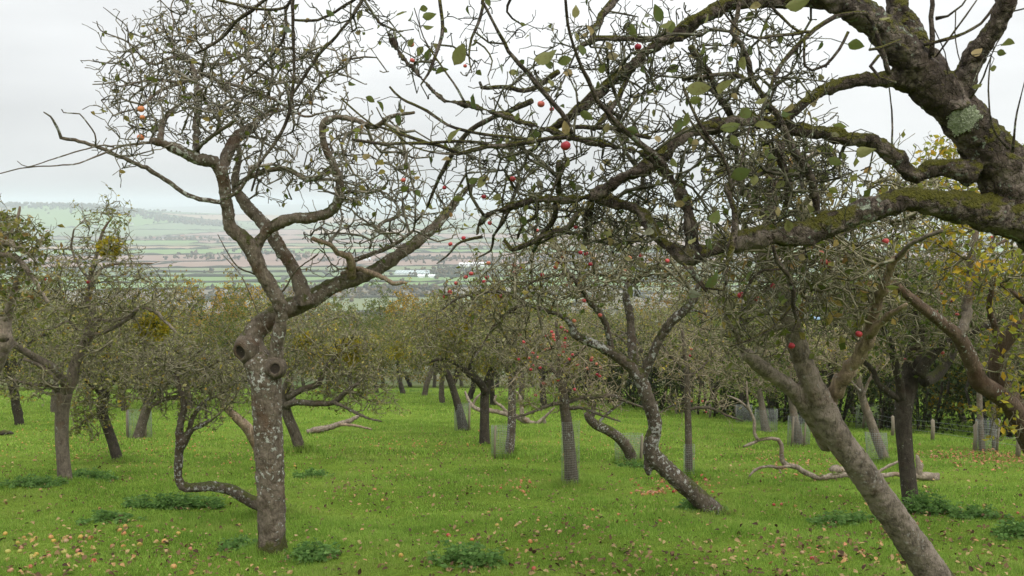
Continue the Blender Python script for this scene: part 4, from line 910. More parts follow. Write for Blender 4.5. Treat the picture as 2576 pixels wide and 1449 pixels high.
    crown=[(1500, 300, 330, 230, 4.2, 0.75, 5.0), (1750, 330, 260, 230, 4.0, 0.6, 4.2), (1900, 430, 200, 170, 3.8, 0.5, 3.0), (1450, 520, 270, 110, 4.3, 0.5, 3.2), (1700, 120, 330, 110, 4.2, 0.6, 3.4), (1250, 430, 150, 120, 4.3, 0.6, 2.0), (1900, 180, 190, 120, 3.8, 0.5, 1.6), (1180, 120, 200, 110, 4.6, 0.3, 0.35), (930, 60, 170, 90, 4.9, 0.3, 0.7), (1080, 190, 60, 60, 4.6, 0.2, 0.3), (1950, 750, 120, 120, 3.9, 0.3, 0.7), (2050, 440, 140, 90, 3.9, 0.4, 0.8), (1790, 680, 60, 60, 3.5, 0.2, 0.25), (1620, 600, 160, 60, 4.0, 0.3, 0.9), (700, 150, 150, 140, 5.1, 0.3, 0.7)],
    n=8600, seed=12, mats=(M_near, M_twig_near, M_leaf_near), step=0.055, nA=1000, stA=0.085, wigA=0.28, ntw=1050, rt=0.0025, ex=0.4, rmax=0.011, leaves=330, leaf=0.048, nspur=1200, spur=0.03, sides=4,
    remesh=0.011, pins=pins, hi=True, apples=[('D', 1423, 367, 3.55, 0.0205), ('D', 1361, 262, 3.9, 0.0165), ('D', 1605, 118, 4.0, 0.016), ('D', 1290, 450, 4.2, 0.014), ('D', 1217, 495, 4.3, 0.013), ('D', 1118, 472, 4.4, 0.011), ('D', 1035, 112, 4.2, 0.014), ('D', 1037, 152, 4.2, 0.012), ('D', 1170, 166, 4.5, 0.01), ('D', 1388, 275, 3.9, 0.011), ('D', 1015, 453, 4.3, 0.012), ('D', 1448, 572, 4.1, 0.01)], disp=0.026, trunkname='trunk')

# patch of pale green lichen on the near trunk
def lichen_patch(root, base, A, Bp, d, rad, hw, hh, seed):
    """ragged crust of tiny lobes wrapped on the camera side of a limb running from pixel A to pixel Bp"""
    g = np.random.default_rng(seed); n = 3200; a_, b_ = P(*A, d), P(*Bp, d); ax = nrm(b_ - a_); mid = (a_ + b_) / 2
    fr = nrm(CAM - mid); fr = nrm(fr - ax * (fr @ ax)); sd = np.cross(ax, fr)
    a = g.uniform(0, 6.28, n); r = np.sqrt(g.random(n)) * (1 + 0.16 * np.sin(3 * a + seed) + 0.12 * np.sin(7 * a) + 0.1 * np.sin(17 * a) + g.normal(0, .05, n))
    th = r * np.cos(a) * hw / rad; h = r * np.sin(a) * hh
    nn = np.cos(th)[:, None] * fr + np.sin(th)[:, None] * sd
    q = mid + ax * h[:, None] + nn * (rad + g.uniform(0.0, 0.008, n))[:, None]
    v = g.normal(0, 1, (n, 3)); v -= nn * (v * nn).sum(1)[:, None] * 0.75; v += nn * 0.15
    V, F = leaf_low(q, v, g.uniform(0.006, 0.012, n), g)
    link('lichen', mesh_np('lichen', V - base, [F], False), M_lichen, root)
M_lichen = plain('lichen_pale_green', (0.48, 0.51, 0.37), (0.25, 0.28, 0.18), 45, 0.95)
lichen_patch(near, b1, (2455, 337), (2370, 235), 4.03, 0.114, 0.06, 0.056, 3)
#@@MID
# ------------------------------------------------------------------ leaning and bent trees of the middle ground
GRP = 'old apple trees in the orchard'
b2 = G(2085, 1512); d2 = b2[1]
tree('apple_tree', 'smooth apple tree leaning steeply left across the lower right with a broken dead limb', b2,
    thick=[('D', [(2420, 1530, 92), (2350, 1449, 86), (2270, 1333, 77), (2217, 1256, 74), (2160, 1173, 72), (2107, 1100, 71), (2080, 1050, 69), (2060, 1000, 62), (2042, 966, 56), (2000, 850, 50), (1977, 760, 44), (1950, 696, 38), (1924, 640, 34), (1935, 560, 32), (1940, 480, 30), (1936, 400, 26)], d2, d2 - 0.5),
        ('D', [(2085, 1120, 50), (2050, 1063, 40), (2010, 1005, 40), (1977, 966, 40), (1917, 926, 38), (1872, 888, 34)], d2 - 0.05, d2 - 0.5)],
    thin=[('D', [(2075, 1020, 40), (2098, 985, 40), (2117, 956, 40), (2147, 913, 36), (2184, 850, 32), (2194, 800, 28), (2224, 716, 25), (2250, 656, 22), (2283, 628, 12)], d2 - 0.1, d2 - 0.7, M_deadred), ('D', [(2185, 845, 24), (2207, 820, 20), (2240, 792, 16), (2281, 765, 9)], d2 - 0.45, d2 - 0.7, M_deadred),
        ('D', [(2250, 656, 14), (2300, 610, 12), (2370, 580, 10)], d2 - 0.65, d2 - 0.9), ('D', [(1950, 690, 16), (2030, 625, 18), (2120, 585, 17), (2200, 545, 14)], d2 - 0.3, d2 + 0.2), ('D', [(1872, 888, 16), (1850, 840, 12), (1820, 790, 9)], d2 - 0.5, d2 - 0.6),
        ('D', [(1935, 560, 20), (1890, 500, 18), (1850, 440, 14)], d2 - .4, d2 - .2), ('D', [(1938, 470, 20), (2000, 420, 16), (2060, 380, 12)], d2 - .4, d2 - .1)],
    crown=[(1980, 620, 190, 150, d2 - 0.3, 0.7, 2.4), (2130, 690, 170, 150, d2 - 0.3, 0.6, 1.6), (1950, 430, 180, 130, d2 - 0.2, 0.7, 1.5), (1880, 800, 110, 110, d2 - 0.4, 0.5, 0.6), (2250, 520, 140, 110, d2, 0.6, .7)], n=2600, seed=13, mats=(M_lean, M_twig_mid, M_leaf), step=0.08, rt=0.0032, ex=0.36, rmax=0.014, leaves=560, leaf=0.055, nspur=1100, spur=0.05, remesh=0.014, disp=0.014,
    apples=[('21', u, v, d2 - 0.5, 0.021) for u, v in [(1040, 463), (1065, 525), (1110, 548), (685, 710), (560, 810), (440, 780), (1530, 373), (820, 1160), (1330, 1072)]])
b3 = G(1800, 1292); d3 = b3[1]
tree('apple_tree', 'crooked apple tree with white lichen blotches, its trunk kinked above a slanting foot', b3,
    thick=[('D', [(1840, 1330, 56), (1800, 1290, 50), (1750, 1245, 48), (1700, 1200, 47), (1660, 1165, 46), (1638, 1135, 42), (1640, 1105, 38), (1648, 1075, 36), (1640, 1035, 35), (1622, 985, 36), (1603, 940, 36)], d3, d3 - 0.25),
        ('D', [(1640, 1150, 40), (1630, 1180, 22), (1632, 1195, 14)], d3 - 0.1, d3 - 0.12),
        ('11', [(2280, 1420, 100), (2250, 1390, 96), (2150, 1290, 82), (2000, 1190, 76), (1850, 1120, 70), (1760, 1070, 64), (1720, 980, 46), (1650, 930, 40), (1500, 880, 38), (1400, 850, 40), (1300, 880, 36), (1200, 960, 34), (1120, 1060, 27), (1050, 1180, 22), (970, 1290, 15)], d3 - 0.2, d3 - 1.0),
        ('11', [(2220, 1390, 78), (2195, 1200, 72), (2190, 1050, 66), (2170, 900, 66), (2150, 780, 60), (2165, 690, 52)], d3 - 0.1, d3 + 0.3),
        ('11', [(2260, 1420, 84), (2300, 1340, 76), (2350, 1220, 75), (2420, 1080, 75), (2500, 970, 75), (2580, 900, 70), (2660, 815, 62), (2700, 690, 40)], d3 - 0.2, d3 - 0.6)],
    thin=[('11', [(1400, 845, 36), (1280, 775, 30), (1150, 750, 28), (950, 780, 24), (830, 830, 18), (760, 890, 11)], d3 - 0.6, d3 - 0.9), ('11', [(2040, 1190, 48), (2010, 1050, 45), (1960, 930, 45), (1880, 830, 45), (1800, 720, 40), (1740, 640, 35), (1680, 620, 26), (1500, 655, 20), (1350, 740, 14)], d3 - 0.3, d3 - 0.8),
        ('11', [(2170, 700, 40), (2190, 500, 26), (2180, 380, 18)], d3 + 0.3, d3 + 0.3), ('11', [(2170, 720, 40), (2320, 590, 35), (2450, 540, 30), (2600, 500, 22)], d3 + 0.3, d3 + 0.7), ('11', [(1740, 640, 24), (1660, 540, 20), (1560, 470, 14)], d3 - .7, d3 - .9), ('11', [(2580, 900, 26), (2700, 900, 20), (2800, 960, 14)], d3 - .5, d3 - .3)],
    crown=[(1420, 690, 240, 85, d3 - 0.6, 0.8, 2.4), (1250, 760, 170, 90, d3 - 0.8, 0.6, 1.2), (1580, 640, 200, 100, d3, 0.8, 2.0), (1750, 700, 110, 80, d3 - 0.3, 0.6, 1.0), (1500, 560, 300, 70, d3, 0.8, 1.2), (1330, 880, 100, 50, d3 - 0.8, 0.4, 0.3)], n=3300, seed=14, mats=(M_speck, M_twig_mid, M_leaf), step=0.1, rt=0.0036, ex=0.36, rmax=0.016, leaves=800, leaf=0.05, nspur=1600, spur=0.06, remesh=0.016, disp=0.02,
    apples=[('11', u, v, d3 - 0.7, 0.024) for u, v in [(1345, 577), (1303, 552), (1310, 607), (1110, 537), (1670, 488), (1628, 540), (1618, 566), (1685, 538), (1805, 458), (1848, 468), (938, 643), (868, 688), (818, 753), (820, 774), (783, 790), (1078, 677), (1208, 787), (1463, 267), (1120, 235), (922, 348), (823, 393), (2175, 497), (1830, 820), (1952, 930), (1757, 972), (2140, 598), (1515, 625), (1475, 290), (1100, 645), (980, 617), (1030, 775), (1690, 703), (2262, 480), (2460, 520), (1880, 545)]])
b13 = G(700, 1300); d13 = b13[1]
tree('apple_tree', 'small apple tree whose S bent trunk lies along the grass before turning upright', b13,
    thick=[('02', [(2050, 960, 110), (1950, 905, 104), (1850, 860, 92), (1750, 800, 86), (1600, 772, 78), (1450, 782, 72), (1375, 772, 72), (1345, 720, 62), (1348, 600, 66), (1355, 500, 72), (1372, 430, 96), (1352, 380, 60), (1360, 300, 55), (1388, 190, 50), (1372, 80, 48), (1345, 0, 44), (1330, -90, 36)], d13, d13 - 0.2),
        ('02', [(1390, 450, 60), (1440, 355, 46), (1520, 312, 40), (1600, 270, 26)], d13 - .1, d13 - .3), ('02', [(1400, 420, 46), (1432, 330, 42), (1455, 250, 38), (1530, 140, 30), (1600, 105, 22)], d13 - .1, d13), ('02', [(1362, 90, 44), (1300, 105, 40), (1225, 118, 38), (1120, 185, 30), (1080, 230, 18)], d13 - .1, d13 - .4)],
    thin=[('01', [(1340, 1449, 36), (1320, 1380, 30), (1280, 1300, 24)], d13 - .1, d13), ('02', [(1550, 150, 20), (1555, 220, 18), (1560, 260, 16)], d13, d13)],
    crown=[(470, 920, 170, 70, d13, 0.7, 2.0), (540, 960, 110, 70, d13, 0.5, 1.0), (380, 960, 90, 70, d13 - 0.2, 0.5, 0.8), (500, 1030, 90, 40, d13, .4, .4)], n=1700, seed=15, mats=(M_speck, M_twig_mid, M_leaf_grey), step=0.075, rt=0.0033, ex=0.34, rmax=0.012, leaves=800, leaf=0.035, nspur=700, spur=0.05, remesh=0.013, disp=0.014)
b11 = G(165, 1208); d11 = b11[1]
tree('apple_tree', 'upright grey apple tree near the left edge with ball of mistletoe in its top', b11,
    thick=[('02', [(495, 780, 120), (492, 735, 112), (480, 600, 96), (466, 400, 96), (470, 200, 102), (485, 70, 118)], d11, d11), ('01', [(470, 1560, 90), (545, 1420, 92), (565, 1300, 80), (640, 1150, 80), (690, 1000, 74), (702, 900, 55), (662, 805, 50), (690, 700, 44), (692, 600, 40), (728, 480, 28), (760, 350, 24), (790, 270, 20), (855, 180, 10)], d11, d11 + 0.3), ('01', [(480, 1540, 80), (490, 1449, 64), (400, 1330, 68), (250, 1240, 56), (90, 1140, 50), (0, 1080, 40)], d11, d11 - 0.8)],
    thin=[('01', [(470, 1449, 34), (330, 1330, 30), (180, 1262, 24)], d11 - .2, d11 - .6), ('02', [(440, 60, 46), (390, 15, 40), (250, 5, 30), (100, -30, 22)], d11, d11 - .5), ('01', [(690, 1080, 26), (800, 1055, 24), (950, 970, 32), (1050, 880, 34), (1150, 890, 34), (1250, 975, 26), (1330, 1060, 16)], d11, d11 - .6), ('01', [(700, 970, 30), (860, 965, 28), (1000, 950, 24), (1100, 1000, 18)], d11, d11 + .5), ('01', [(690, 680, 24), (600, 560, 20), (540, 420, 18), (560, 280, 12)], d11 + .2, d11), ('01', [(690, 640, 22), (800, 560, 18), (950, 540, 16), (1150, 540, 12)], d11 + .2, d11 + .6), ('01', [(650, 1130, 20), (520, 980, 18), (400, 1030, 14), (250, 1050, 8)], d11, d11 - .4)],
    crown=[(230, 700, 160, 110, d11, .9, 2.2), (330, 760, 170, 90, d11, .8, 2.0), (130, 800, 150, 120, d11 - .3, .8, 1.5), (260, 570, 90, 80, d11, .6, .5), (300, 900, 160, 60, d11, .8, 1.0), (90, 960, 120, 50, d11 - .3, .6, .8)], n=3000, seed=16, mats=(M_grey, M_twig_mid, M_leaf_grey), step=0.1, rt=0.0038, ex=0.33, rmax=0.014, leaves=1700, leaf=0.045, nspur=1100, spur=0.06, mist=[(278, 622, 26, d11 - .1), (390, 820, 40, d11)], apples=[('01', 665, 680, d11, 0.027), ('01', 340, 660, d11 - .2, .02)])
b12 = G(297, 1162); d12 = b12[1]
tree('apple_tree', 'dark ivy hung apple tree leaning left behind the upright grey one', b12, thick=[('02', [(905, 600, 90), (890, 580, 84), (850, 440, 74), (800, 300, 70), (770, 200, 80), (790, 60, 80), (800, -90, 70), (820, -300, 50)], d12, d12 + .3)], thin=[('02', [(790, 100, 40), (700, 20, 30), (620, -60, 20)], d12, d12 - .4), ('02', [(800, 30, 40), (900, -60, 30), (1000, -200, 20)], d12, d12 + .4)],
    crown=[(260, 960, 90, 90, d12, .8, 2), (300, 860, 130, 90, d12, .9, 2), (225, 1050, 50, 60, d12 - .2, .4, .7)], n=1500, seed=17, mats=(M_darkbark, M_twig_mid, M_leaf_grey), step=0.11, rt=0.0045, ex=.33, rmax=.016, leaves=2200, leaf=.055, nspur=400, spur=.06, floor=.25)
b14 = G(352, 1102); d14 = b14[1]
tree('apple_tree', 'leaning grey apple tree inside the wire guard with two stakes at left', b14, thick=[('D', [(345, 1110, 30), (350, 1090, 26), (365, 1040, 24), (372, 1010, 24), (350, 960, 22), (345, 900, 16)], d14, d14)], thin=[('D', [(372, 1012, 14), (400, 985, 12), (430, 960, 9)], d14, d14 - .4), ('D', [(355, 970, 12), (310, 930, 10), (280, 900, 7)], d14, d14)],
    crown=[(370, 880, 130, 80, d14, 1.3, 2), (400, 950, 80, 40, d14, .8, .6)], n=1300, seed=18, mats=(M_bark, M_twig_mid, M_leaf_grey), step=.14, rt=.005, ex=.33, rmax=.02, leaves=2600, leaf=.06)
b15 = G(757, 1137); d15 = b15[1]
tree('apple_tree', 'apple tree leaning left with low sweeping boughs just right of the main trunk', b15, thick=[('D', [(772, 1140, 36), (757, 1132, 30), (742, 1090, 28), (722, 1040, 26), (715, 990, 24), (730, 950, 20)], d15, d15 - .2), ('D', [(718, 1020, 20), (745, 1012, 17), (800, 1015, 15), (840, 1012, 14), (870, 985, 13), (900, 965, 9)], d15 - .2, d15 - 1.0), ('D', [(722, 1000, 18), (760, 980, 16), (800, 965, 16), (815, 930, 14), (850, 890, 10)], d15 - .2, d15 - .1)],
    thin=[('D', [(840, 1012, 10), (880, 1030, 9), (920, 1050, 7), (960, 1060, 4)], d15 - .8, d15 - 1.1), ('D', [(730, 950, 16), (700, 890, 14), (690, 830, 10)], d15, d15 + .3)],
    crown=[(850, 940, 150, 80, d15 - .3, 1.0, 2.4), (800, 850, 160, 90, d15, 1.2, 2.4), (900, 1000, 100, 40, d15 - .6, .6, 1), (680, 830, 90, 70, d15, .9, .9)], n=2500, seed=19, mats=(M_bark, M_twig_mid, M_leaf_grey), step=.12, rt=.0045, ex=.33, rmax=.018, leaves=3000, leaf=.05, nspur=700, spur=.07, mist=[(880, 880, 38, d15), (770, 860, 26, d15)], floor=.3)
b15b = G(672, 1178); d15b = b15b[1]
tree('apple_tree', 'red brown apple trunk slanting down behind the main trunk', b15b, thick=[('D', [(690, 1190, 40), (672, 1172, 36), (650, 1125, 30), (625, 1080, 27), (600, 1055, 24), (578, 1035, 18), (560, 1020, 14)], d15b, d15b - .4)], thin=[('D', [(580, 1036, 10), (560, 1000, 9), (555, 960, 7)], d15b - .4, d15b - .4)],
    crown=[(570, 960, 80, 60, d15b - .4, .6, 1)], n=500, seed=20, mats=(M_deadred, M_twig_mid, M_leaf_grey), step=.1, rt=.004, leaves=400, leaf=.045)
b4 = G(1438, 1220); d4 = b4[1]
ap4 = [(1660, 1022), (1587, 1055), (1600, 1078), (1600, 1097), (1605, 1117), (1700, 1053), (1690, 1050), (1690, 1103), (1685, 1140), (1675, 1155), (1700, 1160), (1670, 1165), (1690, 1168), (1580, 1145), (1345, 1080), (1375, 1132), (1390, 1137), (1545, 1188), (1575, 1185), (1445, 1215), (1415, 1253), (1480, 1250), (1340, 1262), (1645, 1232), (1745, 1228), (1718, 1262), (1890, 1252), (1855, 1332), (1925, 1298), (1780, 1305), (1955, 1328), (1930, 1377), (1950, 1390), (1445, 1310), (1430, 1340), (1500, 1327), (1550, 1085), (1675, 1205), (1885, 1270), (1635, 1420), (1525, 1445), (1760, 1490), (1465, 1535)]
tree('apple_tree', 'slim apple tree hung with clusters of red apples in the middle of the orchard', b4, thick=[('D', [(1440, 1232, 44), (1438, 1215, 38), (1434, 1150, 32), (1428, 1080, 29), (1420, 1020, 26), (1414, 960, 20), (1408, 900, 14), (1402, 845, 9), (1398, 810, 6)], d4, d4)], thin=[('D', [(1424, 1010, 15), (1450, 1003, 14), (1500, 997, 13), (1540, 995, 12), (1575, 1010, 8), (1620, 1025, 4)], d4, d4 + .5), ('D', [(1424, 1012, 12), (1380, 1020, 10), (1330, 1040, 7), (1290, 1050, 4)], d4, d4 - .5), ('D', [(1416, 960, 12), (1380, 920, 9), (1330, 880, 6), (1280, 850, 4)], d4, d4 + .3), ('D', [(1412, 930, 10), (1450, 890, 8), (1490, 860, 5)], d4, d4 - .3), ('D', [(1426, 1030, 10), (1460, 1025, 9), (1500, 1040, 8), (1560, 1060, 4)], d4, d4 - .4)],
    crown=[(1410, 900, 150, 100, d4, .8, 2), (1500, 960, 100, 60, d4, .7, 1), (1340, 980, 110, 60, d4, .7, .9)], n=1000, seed=21, mats=(M_bark, M_twig_red, M_leaf_grey), step=.11, rt=.003, ex=.33, rmax=.011, wig=.4, momentum=.7, leaves=380, leaf=.05, apples=[('11', u, v, d4 - .25, .0245) for u, v in ap4])
b5 = G(1219, 1116); d5 = b5[1]
tree('apple_tree', 'dark straight trunked apple tree, second from the left of the middle row, with yellow mistletoe', b5, thick=[('D', [(1220, 1122, 32), (1219, 1105, 28), (1219, 1050, 24), (1220, 990, 23), (1228, 960, 24), (1238, 930, 18), (1250, 890, 14), (1230, 850, 12), (1190, 825, 9)], d5, d5 + .3), ('D', [(1222, 985, 22), (1205, 960, 20), (1180, 940, 18), (1150, 915, 14), (1110, 905, 9), (1080, 910, 6)], d5, d5 - .5)], thin=[('D', [(1240, 930, 12), (1280, 880, 10), (1300, 840, 7)], d5, d5 + .3), ('D', [(1180, 940, 10), (1190, 900, 9), (1215, 860, 7)], d5 - .2, d5 - .4)],
    crown=[(1200, 830, 160, 90, d5, 1.3, 2.5), (1130, 880, 110, 60, d5 - .3, 1, 1.2), (1270, 880, 100, 80, d5, 1, 1.2)], n=2200, seed=22, mats=(M_darkbark, M_twig_mid, M_leaf_grey), step=.14, rt=.0048, ex=.33, rmax=.02, leaves=3800, leaf=.055, mist=[(1248, 770, 36, d5), (1252, 732, 22, d5), (1160, 830, 26, d5 - .3), (1190, 790, 20, d5)])
b7 = G(1163, 1082); d7 = b7[1]
tree('apple_tree', 'apple tree leaning left inside the wire guard, leftmost of the middle row', b7, thick=[('D', [(1172, 1088, 34), (1165, 1075, 29), (1155, 1030, 22), (1142, 985, 18), (1130, 950, 18), (1118, 930, 13), (1090, 915, 9)], d7, d7 - .2), ('D', [(1138, 970, 14), (1150, 940, 13), (1155, 900, 9)], d7, d7)], thin=[('D', [(1128, 945, 9), (1110, 900, 8), (1120, 850, 6)], d7, d7)],
    crown=[(1090, 850, 130, 90, d7, 1.6, 2), (1150, 800, 120, 70, d7, 1.4, 1)], n=1500, seed=23, mats=(M_darkbark, M_twig_mid, M_leaf_grey), step=.17, rt=.0055, ex=.33, rmax=.022, leaves=3400, leaf=.065, mist=[(1010, 880, 34, d7 + 1)])
b6 = G(1280, 1150); d6 = b6[1]
tree('apple_tree', 'white blotched upright apple trunk behind a wire guard with one tall stake', b6, thick=[('D', [(1276, 1158, 34), (1280, 1145, 26), (1286, 1090, 22), (1288, 1040, 21), (1288, 975, 19), (1284, 930, 15), (1290, 880, 11)], d6, d6 + .2)], thin=[('D', [(1287, 960, 10), (1310, 920, 8), (1350, 900, 5)], d6, d6), ('D', [(1286, 945, 10), (1260, 900, 8), (1250, 860, 5)], d6, d6)],
    crown=[(1300, 860, 120, 70, d6, 1.1, 2)], n=1100, seed=24, mats=(M_speck, M_twig_mid, M_leaf_grey), step=.13, rt=.0045, ex=.33, rmax=.016, leaves=1700, leaf=.05, mist=[(1345, 880, 22, d6), (1310, 890, 20, d6)])
b8 = G(1592, 1168); d8 = b8[1]
tree('apple_tree', 'stub trunk curving left out of its wire guard behind the crooked tree', b8, thick=[('D', [(1602, 1178, 36), (1592, 1160, 31), (1582, 1135, 29), (1565, 1110, 28), (1545, 1092, 27), (1520, 1078, 26), (1498, 1068, 25), (1482, 1052, 22), (1476, 1040, 16)], d8, d8 - .5)], thin=[('D', [(1490, 1060, 14), (1492, 1030, 12), (1500, 1005, 8)], d8 - .4, d8 - .4), ('D', [(1500, 1068, 8), (1540, 1030, 7), (1570, 1010, 4)], d8 - .3, d8 - .3)],
    crown=[(1510, 1010, 70, 40, d8 - .3, .5, 1)], n=240, seed=25, mats=(M_speck, M_twig_red, M_leaf_grey), step=.1, rt=.004, leaves=120, leaf=.05)
b9 = G(1733, 1198); d9 = b9[1]
tree('apple_tree', 'young straight apple tree with thin pole like trunk in a narrow guard', b9, thick=[('D', [(1733, 1206, 24), (1733, 1190, 20), (1732, 1100, 18), (1730, 1020, 16), (1728, 950, 14), (1722, 890, 10), (1716, 830, 6)], d9, d9)], thin=[('D', [(1732, 1030, 9), (1780, 1025, 8), (1830, 1045, 6), (1870, 1060, 3)], d9, d9 - .2), ('D', [(1730, 1010, 8), (1690, 1020, 6), (1650, 1045, 3)], d9, d9), ('D', [(1728, 950, 8), (1770, 920, 6), (1800, 880, 4)], d9, d9), ('D', [(1726, 930, 8), (1690, 900, 6), (1660, 860, 4)], d9, d9)],
    crown=[(1725, 890, 110, 80, d9, .8, 2), (1760, 1000, 110, 50, d9, .6, .8)], n=750, seed=26, mats=(M_bark, M_twig_red, M_leaf_grey), step=.12, rt=.003, ex=.33, rmax=.01, wig=.4, momentum=.7, leaves=260, leaf=.045, apples=[('22', 65, 130, d9, .02), ('22', 150, 130, d9, .02), ('21', 65, 1185, d9, .024), ('21', 55, 1235, d9, .02), ('22', 178, 212, d9, .02)])
b10 = G(2298, 1275); d10 = b10[1]
tree('apple_tree', 'dark upright apple tree at right with forked mossy limbs and nettles at its foot', b10, thick=[('22', [(1740, 950, 140), (1725, 910, 132), (1700, 700, 122), (1680, 500, 120), (1665, 300, 128), (1670, 150, 140), (1690, 30, 150), (1720, -60, 140), (1740, -200, 130), (1770, -350, 110), (1780, -480, 80), (1740, -640, 56)], d10, d10 + .3), ('21', [(1650, 1560, 70), (1640, 1449, 66), (1600, 1280, 60), (1545, 1090, 50), (1480, 980, 34)], d10, d10 - .2), ('21', [(1780, 1380, 100), (1850, 1270, 84), (1930, 1180, 70), (2010, 1120, 62), (2200, 1045, 60), (2400, 960, 58), (2560, 880, 50), (2680, 840, 40)], d10, d10 - .4), ('21', [(1820, 1430, 90), (1920, 1380, 84), (2010, 1260, 70), (2060, 1170, 46)], d10, d10 + .5)],
    thin=[('22', [(1640, 120, 60), (1560, 60, 54), (1480, 0, 50), (1420, -120, 40), (1300, -220, 30)], d10, d10 - .1), ('21', [(1740, 820, 40), (1680, 700, 34), (1600, 600, 24)], d10 + .2, d10)],
    crown=[(2260, 800, 170, 120, d10, .9, 2.4), (2430, 820, 150, 100, d10, .9, 1.8), (2180, 700, 130, 90, d10, .8, 1.2), (2350, 690, 150, 80, d10, .8, 1.2)], n=2600, seed=27, mats=(M_darkbark, M_twig_mid, M_leaf_green), step=.1, rt=.0036, ex=.34, rmax=.016, leaves=1900, leaf=.05, nspur=500, spur=.06,
    apples=[('21', u, v, d10, .022) for u, v in [(1775, 793), (1910, 900), (2030, 820), (2070, 925), (2020, 1140), (1960, 1215), (1675, 1265), (2000, 1060), (1540, 1135), (2330, 343), (1955, 765)]])
b20 = G(2700, 1330); d20 = b20[1] + .3
tree('apple_tree', 'yellow leaved apple tree at the right edge with arching red brown limbs', G(2700, 1330), thick=[('D', [(2720, 1345, 90), (2690, 1270, 80), (2640, 1180, 70), (2600, 1120, 62), (2570, 1070, 52), (2542, 1020, 48), (2500, 985, 46), (2465, 962, 46), (2450, 925, 42), (2430, 880, 38), (2410, 846, 34), (2370, 812, 30), (2310, 765, 26), (2240, 706, 20)], d20, d20 - 1.2), ('D', [(2590, 1100, 60), (2555, 1020, 48), (2520, 970, 44), (2508, 920, 42), (2520, 870, 42), (2550, 830, 40), (2600, 790, 36)], d20 - .2, d20 - .5)],
    thin=[('D', [(2412, 848, 26), (2428, 810, 26), (2438, 740, 24), (2445, 660, 20), (2455, 580, 16), (2470, 500, 10)], d20 - .9, d20 - .6, M_grey), ('D', [(2490, 700, 8), (2540, 730, 10), (2590, 770, 14)], d20 - .7, d20 - .5), ('D', [(2520, 870, 20), (2490, 780, 16), (2500, 690, 12)], d20 - .4, d20 - .7), ('D', [(2445, 660, 10), (2500, 620, 9), (2560, 590, 8)], d20 - .7, d20 - .6)],
    crown=[(2500, 670, 150, 110, d20 - .6, .7, 2.4), (2420, 470, 190, 110, d20, 1.0, 1.5), (2560, 880, 70, 110, d20 - .6, .5, .7), (2380, 600, 120, 70, d20 - .5, .6, .8), (2540, 1040, 40, 80, d20 - .5, .3, .4)], n=1900, seed=28, mats=(M_redbark, M_twig_mid, M_leaf_yellow), step=.09, rt=.003, ex=.34, rmax=.012, leaves=1500, leaf=.06)
b21 = G(-140, 1290); d21 = b21[1]
tree('apple_tree', 'leafy apple tree cut by the left edge with pale bare wood on its limb', b21, thick=[('D', [(-150, 1310, 90), (-140, 1280, 84), (-110, 1120, 74), (-70, 1000, 66), (-20, 910, 60), (4, 850, 46), (16, 800, 24), (32, 750, 18), (45, 700, 15)], d21, d21 - .6), ('D', [(-90, 1050, 60), (-140, 900, 50), (-120, 760, 40), (-60, 660, 30), (10, 610, 20), (80, 640, 14)], d21, d21 - .8)],
    thin=[('D', [(-40, 930, 54), (-8, 880, 52), (6, 845, 40), (10, 800, 26)], d21 - .62, d21 - .68, M_dead), ('D', [(-60, 660, 20), (20, 640, 14), (70, 680, 12), (120, 760, 9)], d21 - .6, d21 - .9), ('D', [(10, 610, 12), (40, 560, 9), (50, 520, 5)], d21 - .7, d21 - .7)],
    crown=[(30, 620, 90, 90, d21 - .7, .6, 2), (-80, 640, 150, 130, d21 - .3, .8, 1.5), (60, 720, 90, 80, d21 - .8, .4, 1.0)], n=1500, seed=29, mats=(M_dead, M_twig_mid, M_leaf), step=.075, rt=.003, ex=.34, rmax=.012, leaves=800, leaf=.06, nspur=400, spur=.05)
b16 = G(2228, 1168); d16 = b16[1]
tree('apple_tree', 'thin apple trunk leaning left in a slack wire guard beside the dark tree', b16, thick=[('D', [(2238, 1176, 30), (2228, 1160, 26), (2208, 1110, 24), (2190, 1060, 22), (2172, 1010, 20), (2160, 960, 16), (2150, 910, 11)], d16, d16 + .2)], thin=[('D', [(2170, 1000, 9), (2190, 950, 8), (2220, 910, 5)], d16, d16), ('D', [(2165, 985, 8), (2130, 950, 7), (2100, 930, 4)], d16, d16)], crown=[(2150, 880, 130, 70, d16, 1, 1)], n=900, seed=30, mats=(M_grey, M_twig_red, M_leaf_grey), step=.13, rt=.004, ex=.33, leaves=900, leaf=.05)
b17 = G(2490, 1132); d17 = b17[1]
tree('apple_tree', 'two stemmed apple tree in the wire guard by the hedge at far right', b17, thick=[('D', [(2472, 1140, 18), (2470, 1120, 16), (2465, 1040, 15), (2462, 960, 13), (2450, 880, 9)], d17, d17), ('D', [(2504, 1138, 16), (2502, 1120, 13), (2500, 1040, 12), (2505, 960, 9)], d17, d17)], thin=[('D', [(2462, 960, 8), (2490, 900, 7), (2520, 860, 4)], d17, d17)], crown=[(2470, 850, 130, 80, d17, 1.1, 1)], n=900, seed=31, mats=(M_grey, M_twig_red, M_leaf_green), step=.14, rt=.0045, ex=.33, leaves=1300, leaf=.06)
b18 = G(2008, 1118); d18 = b18[1]
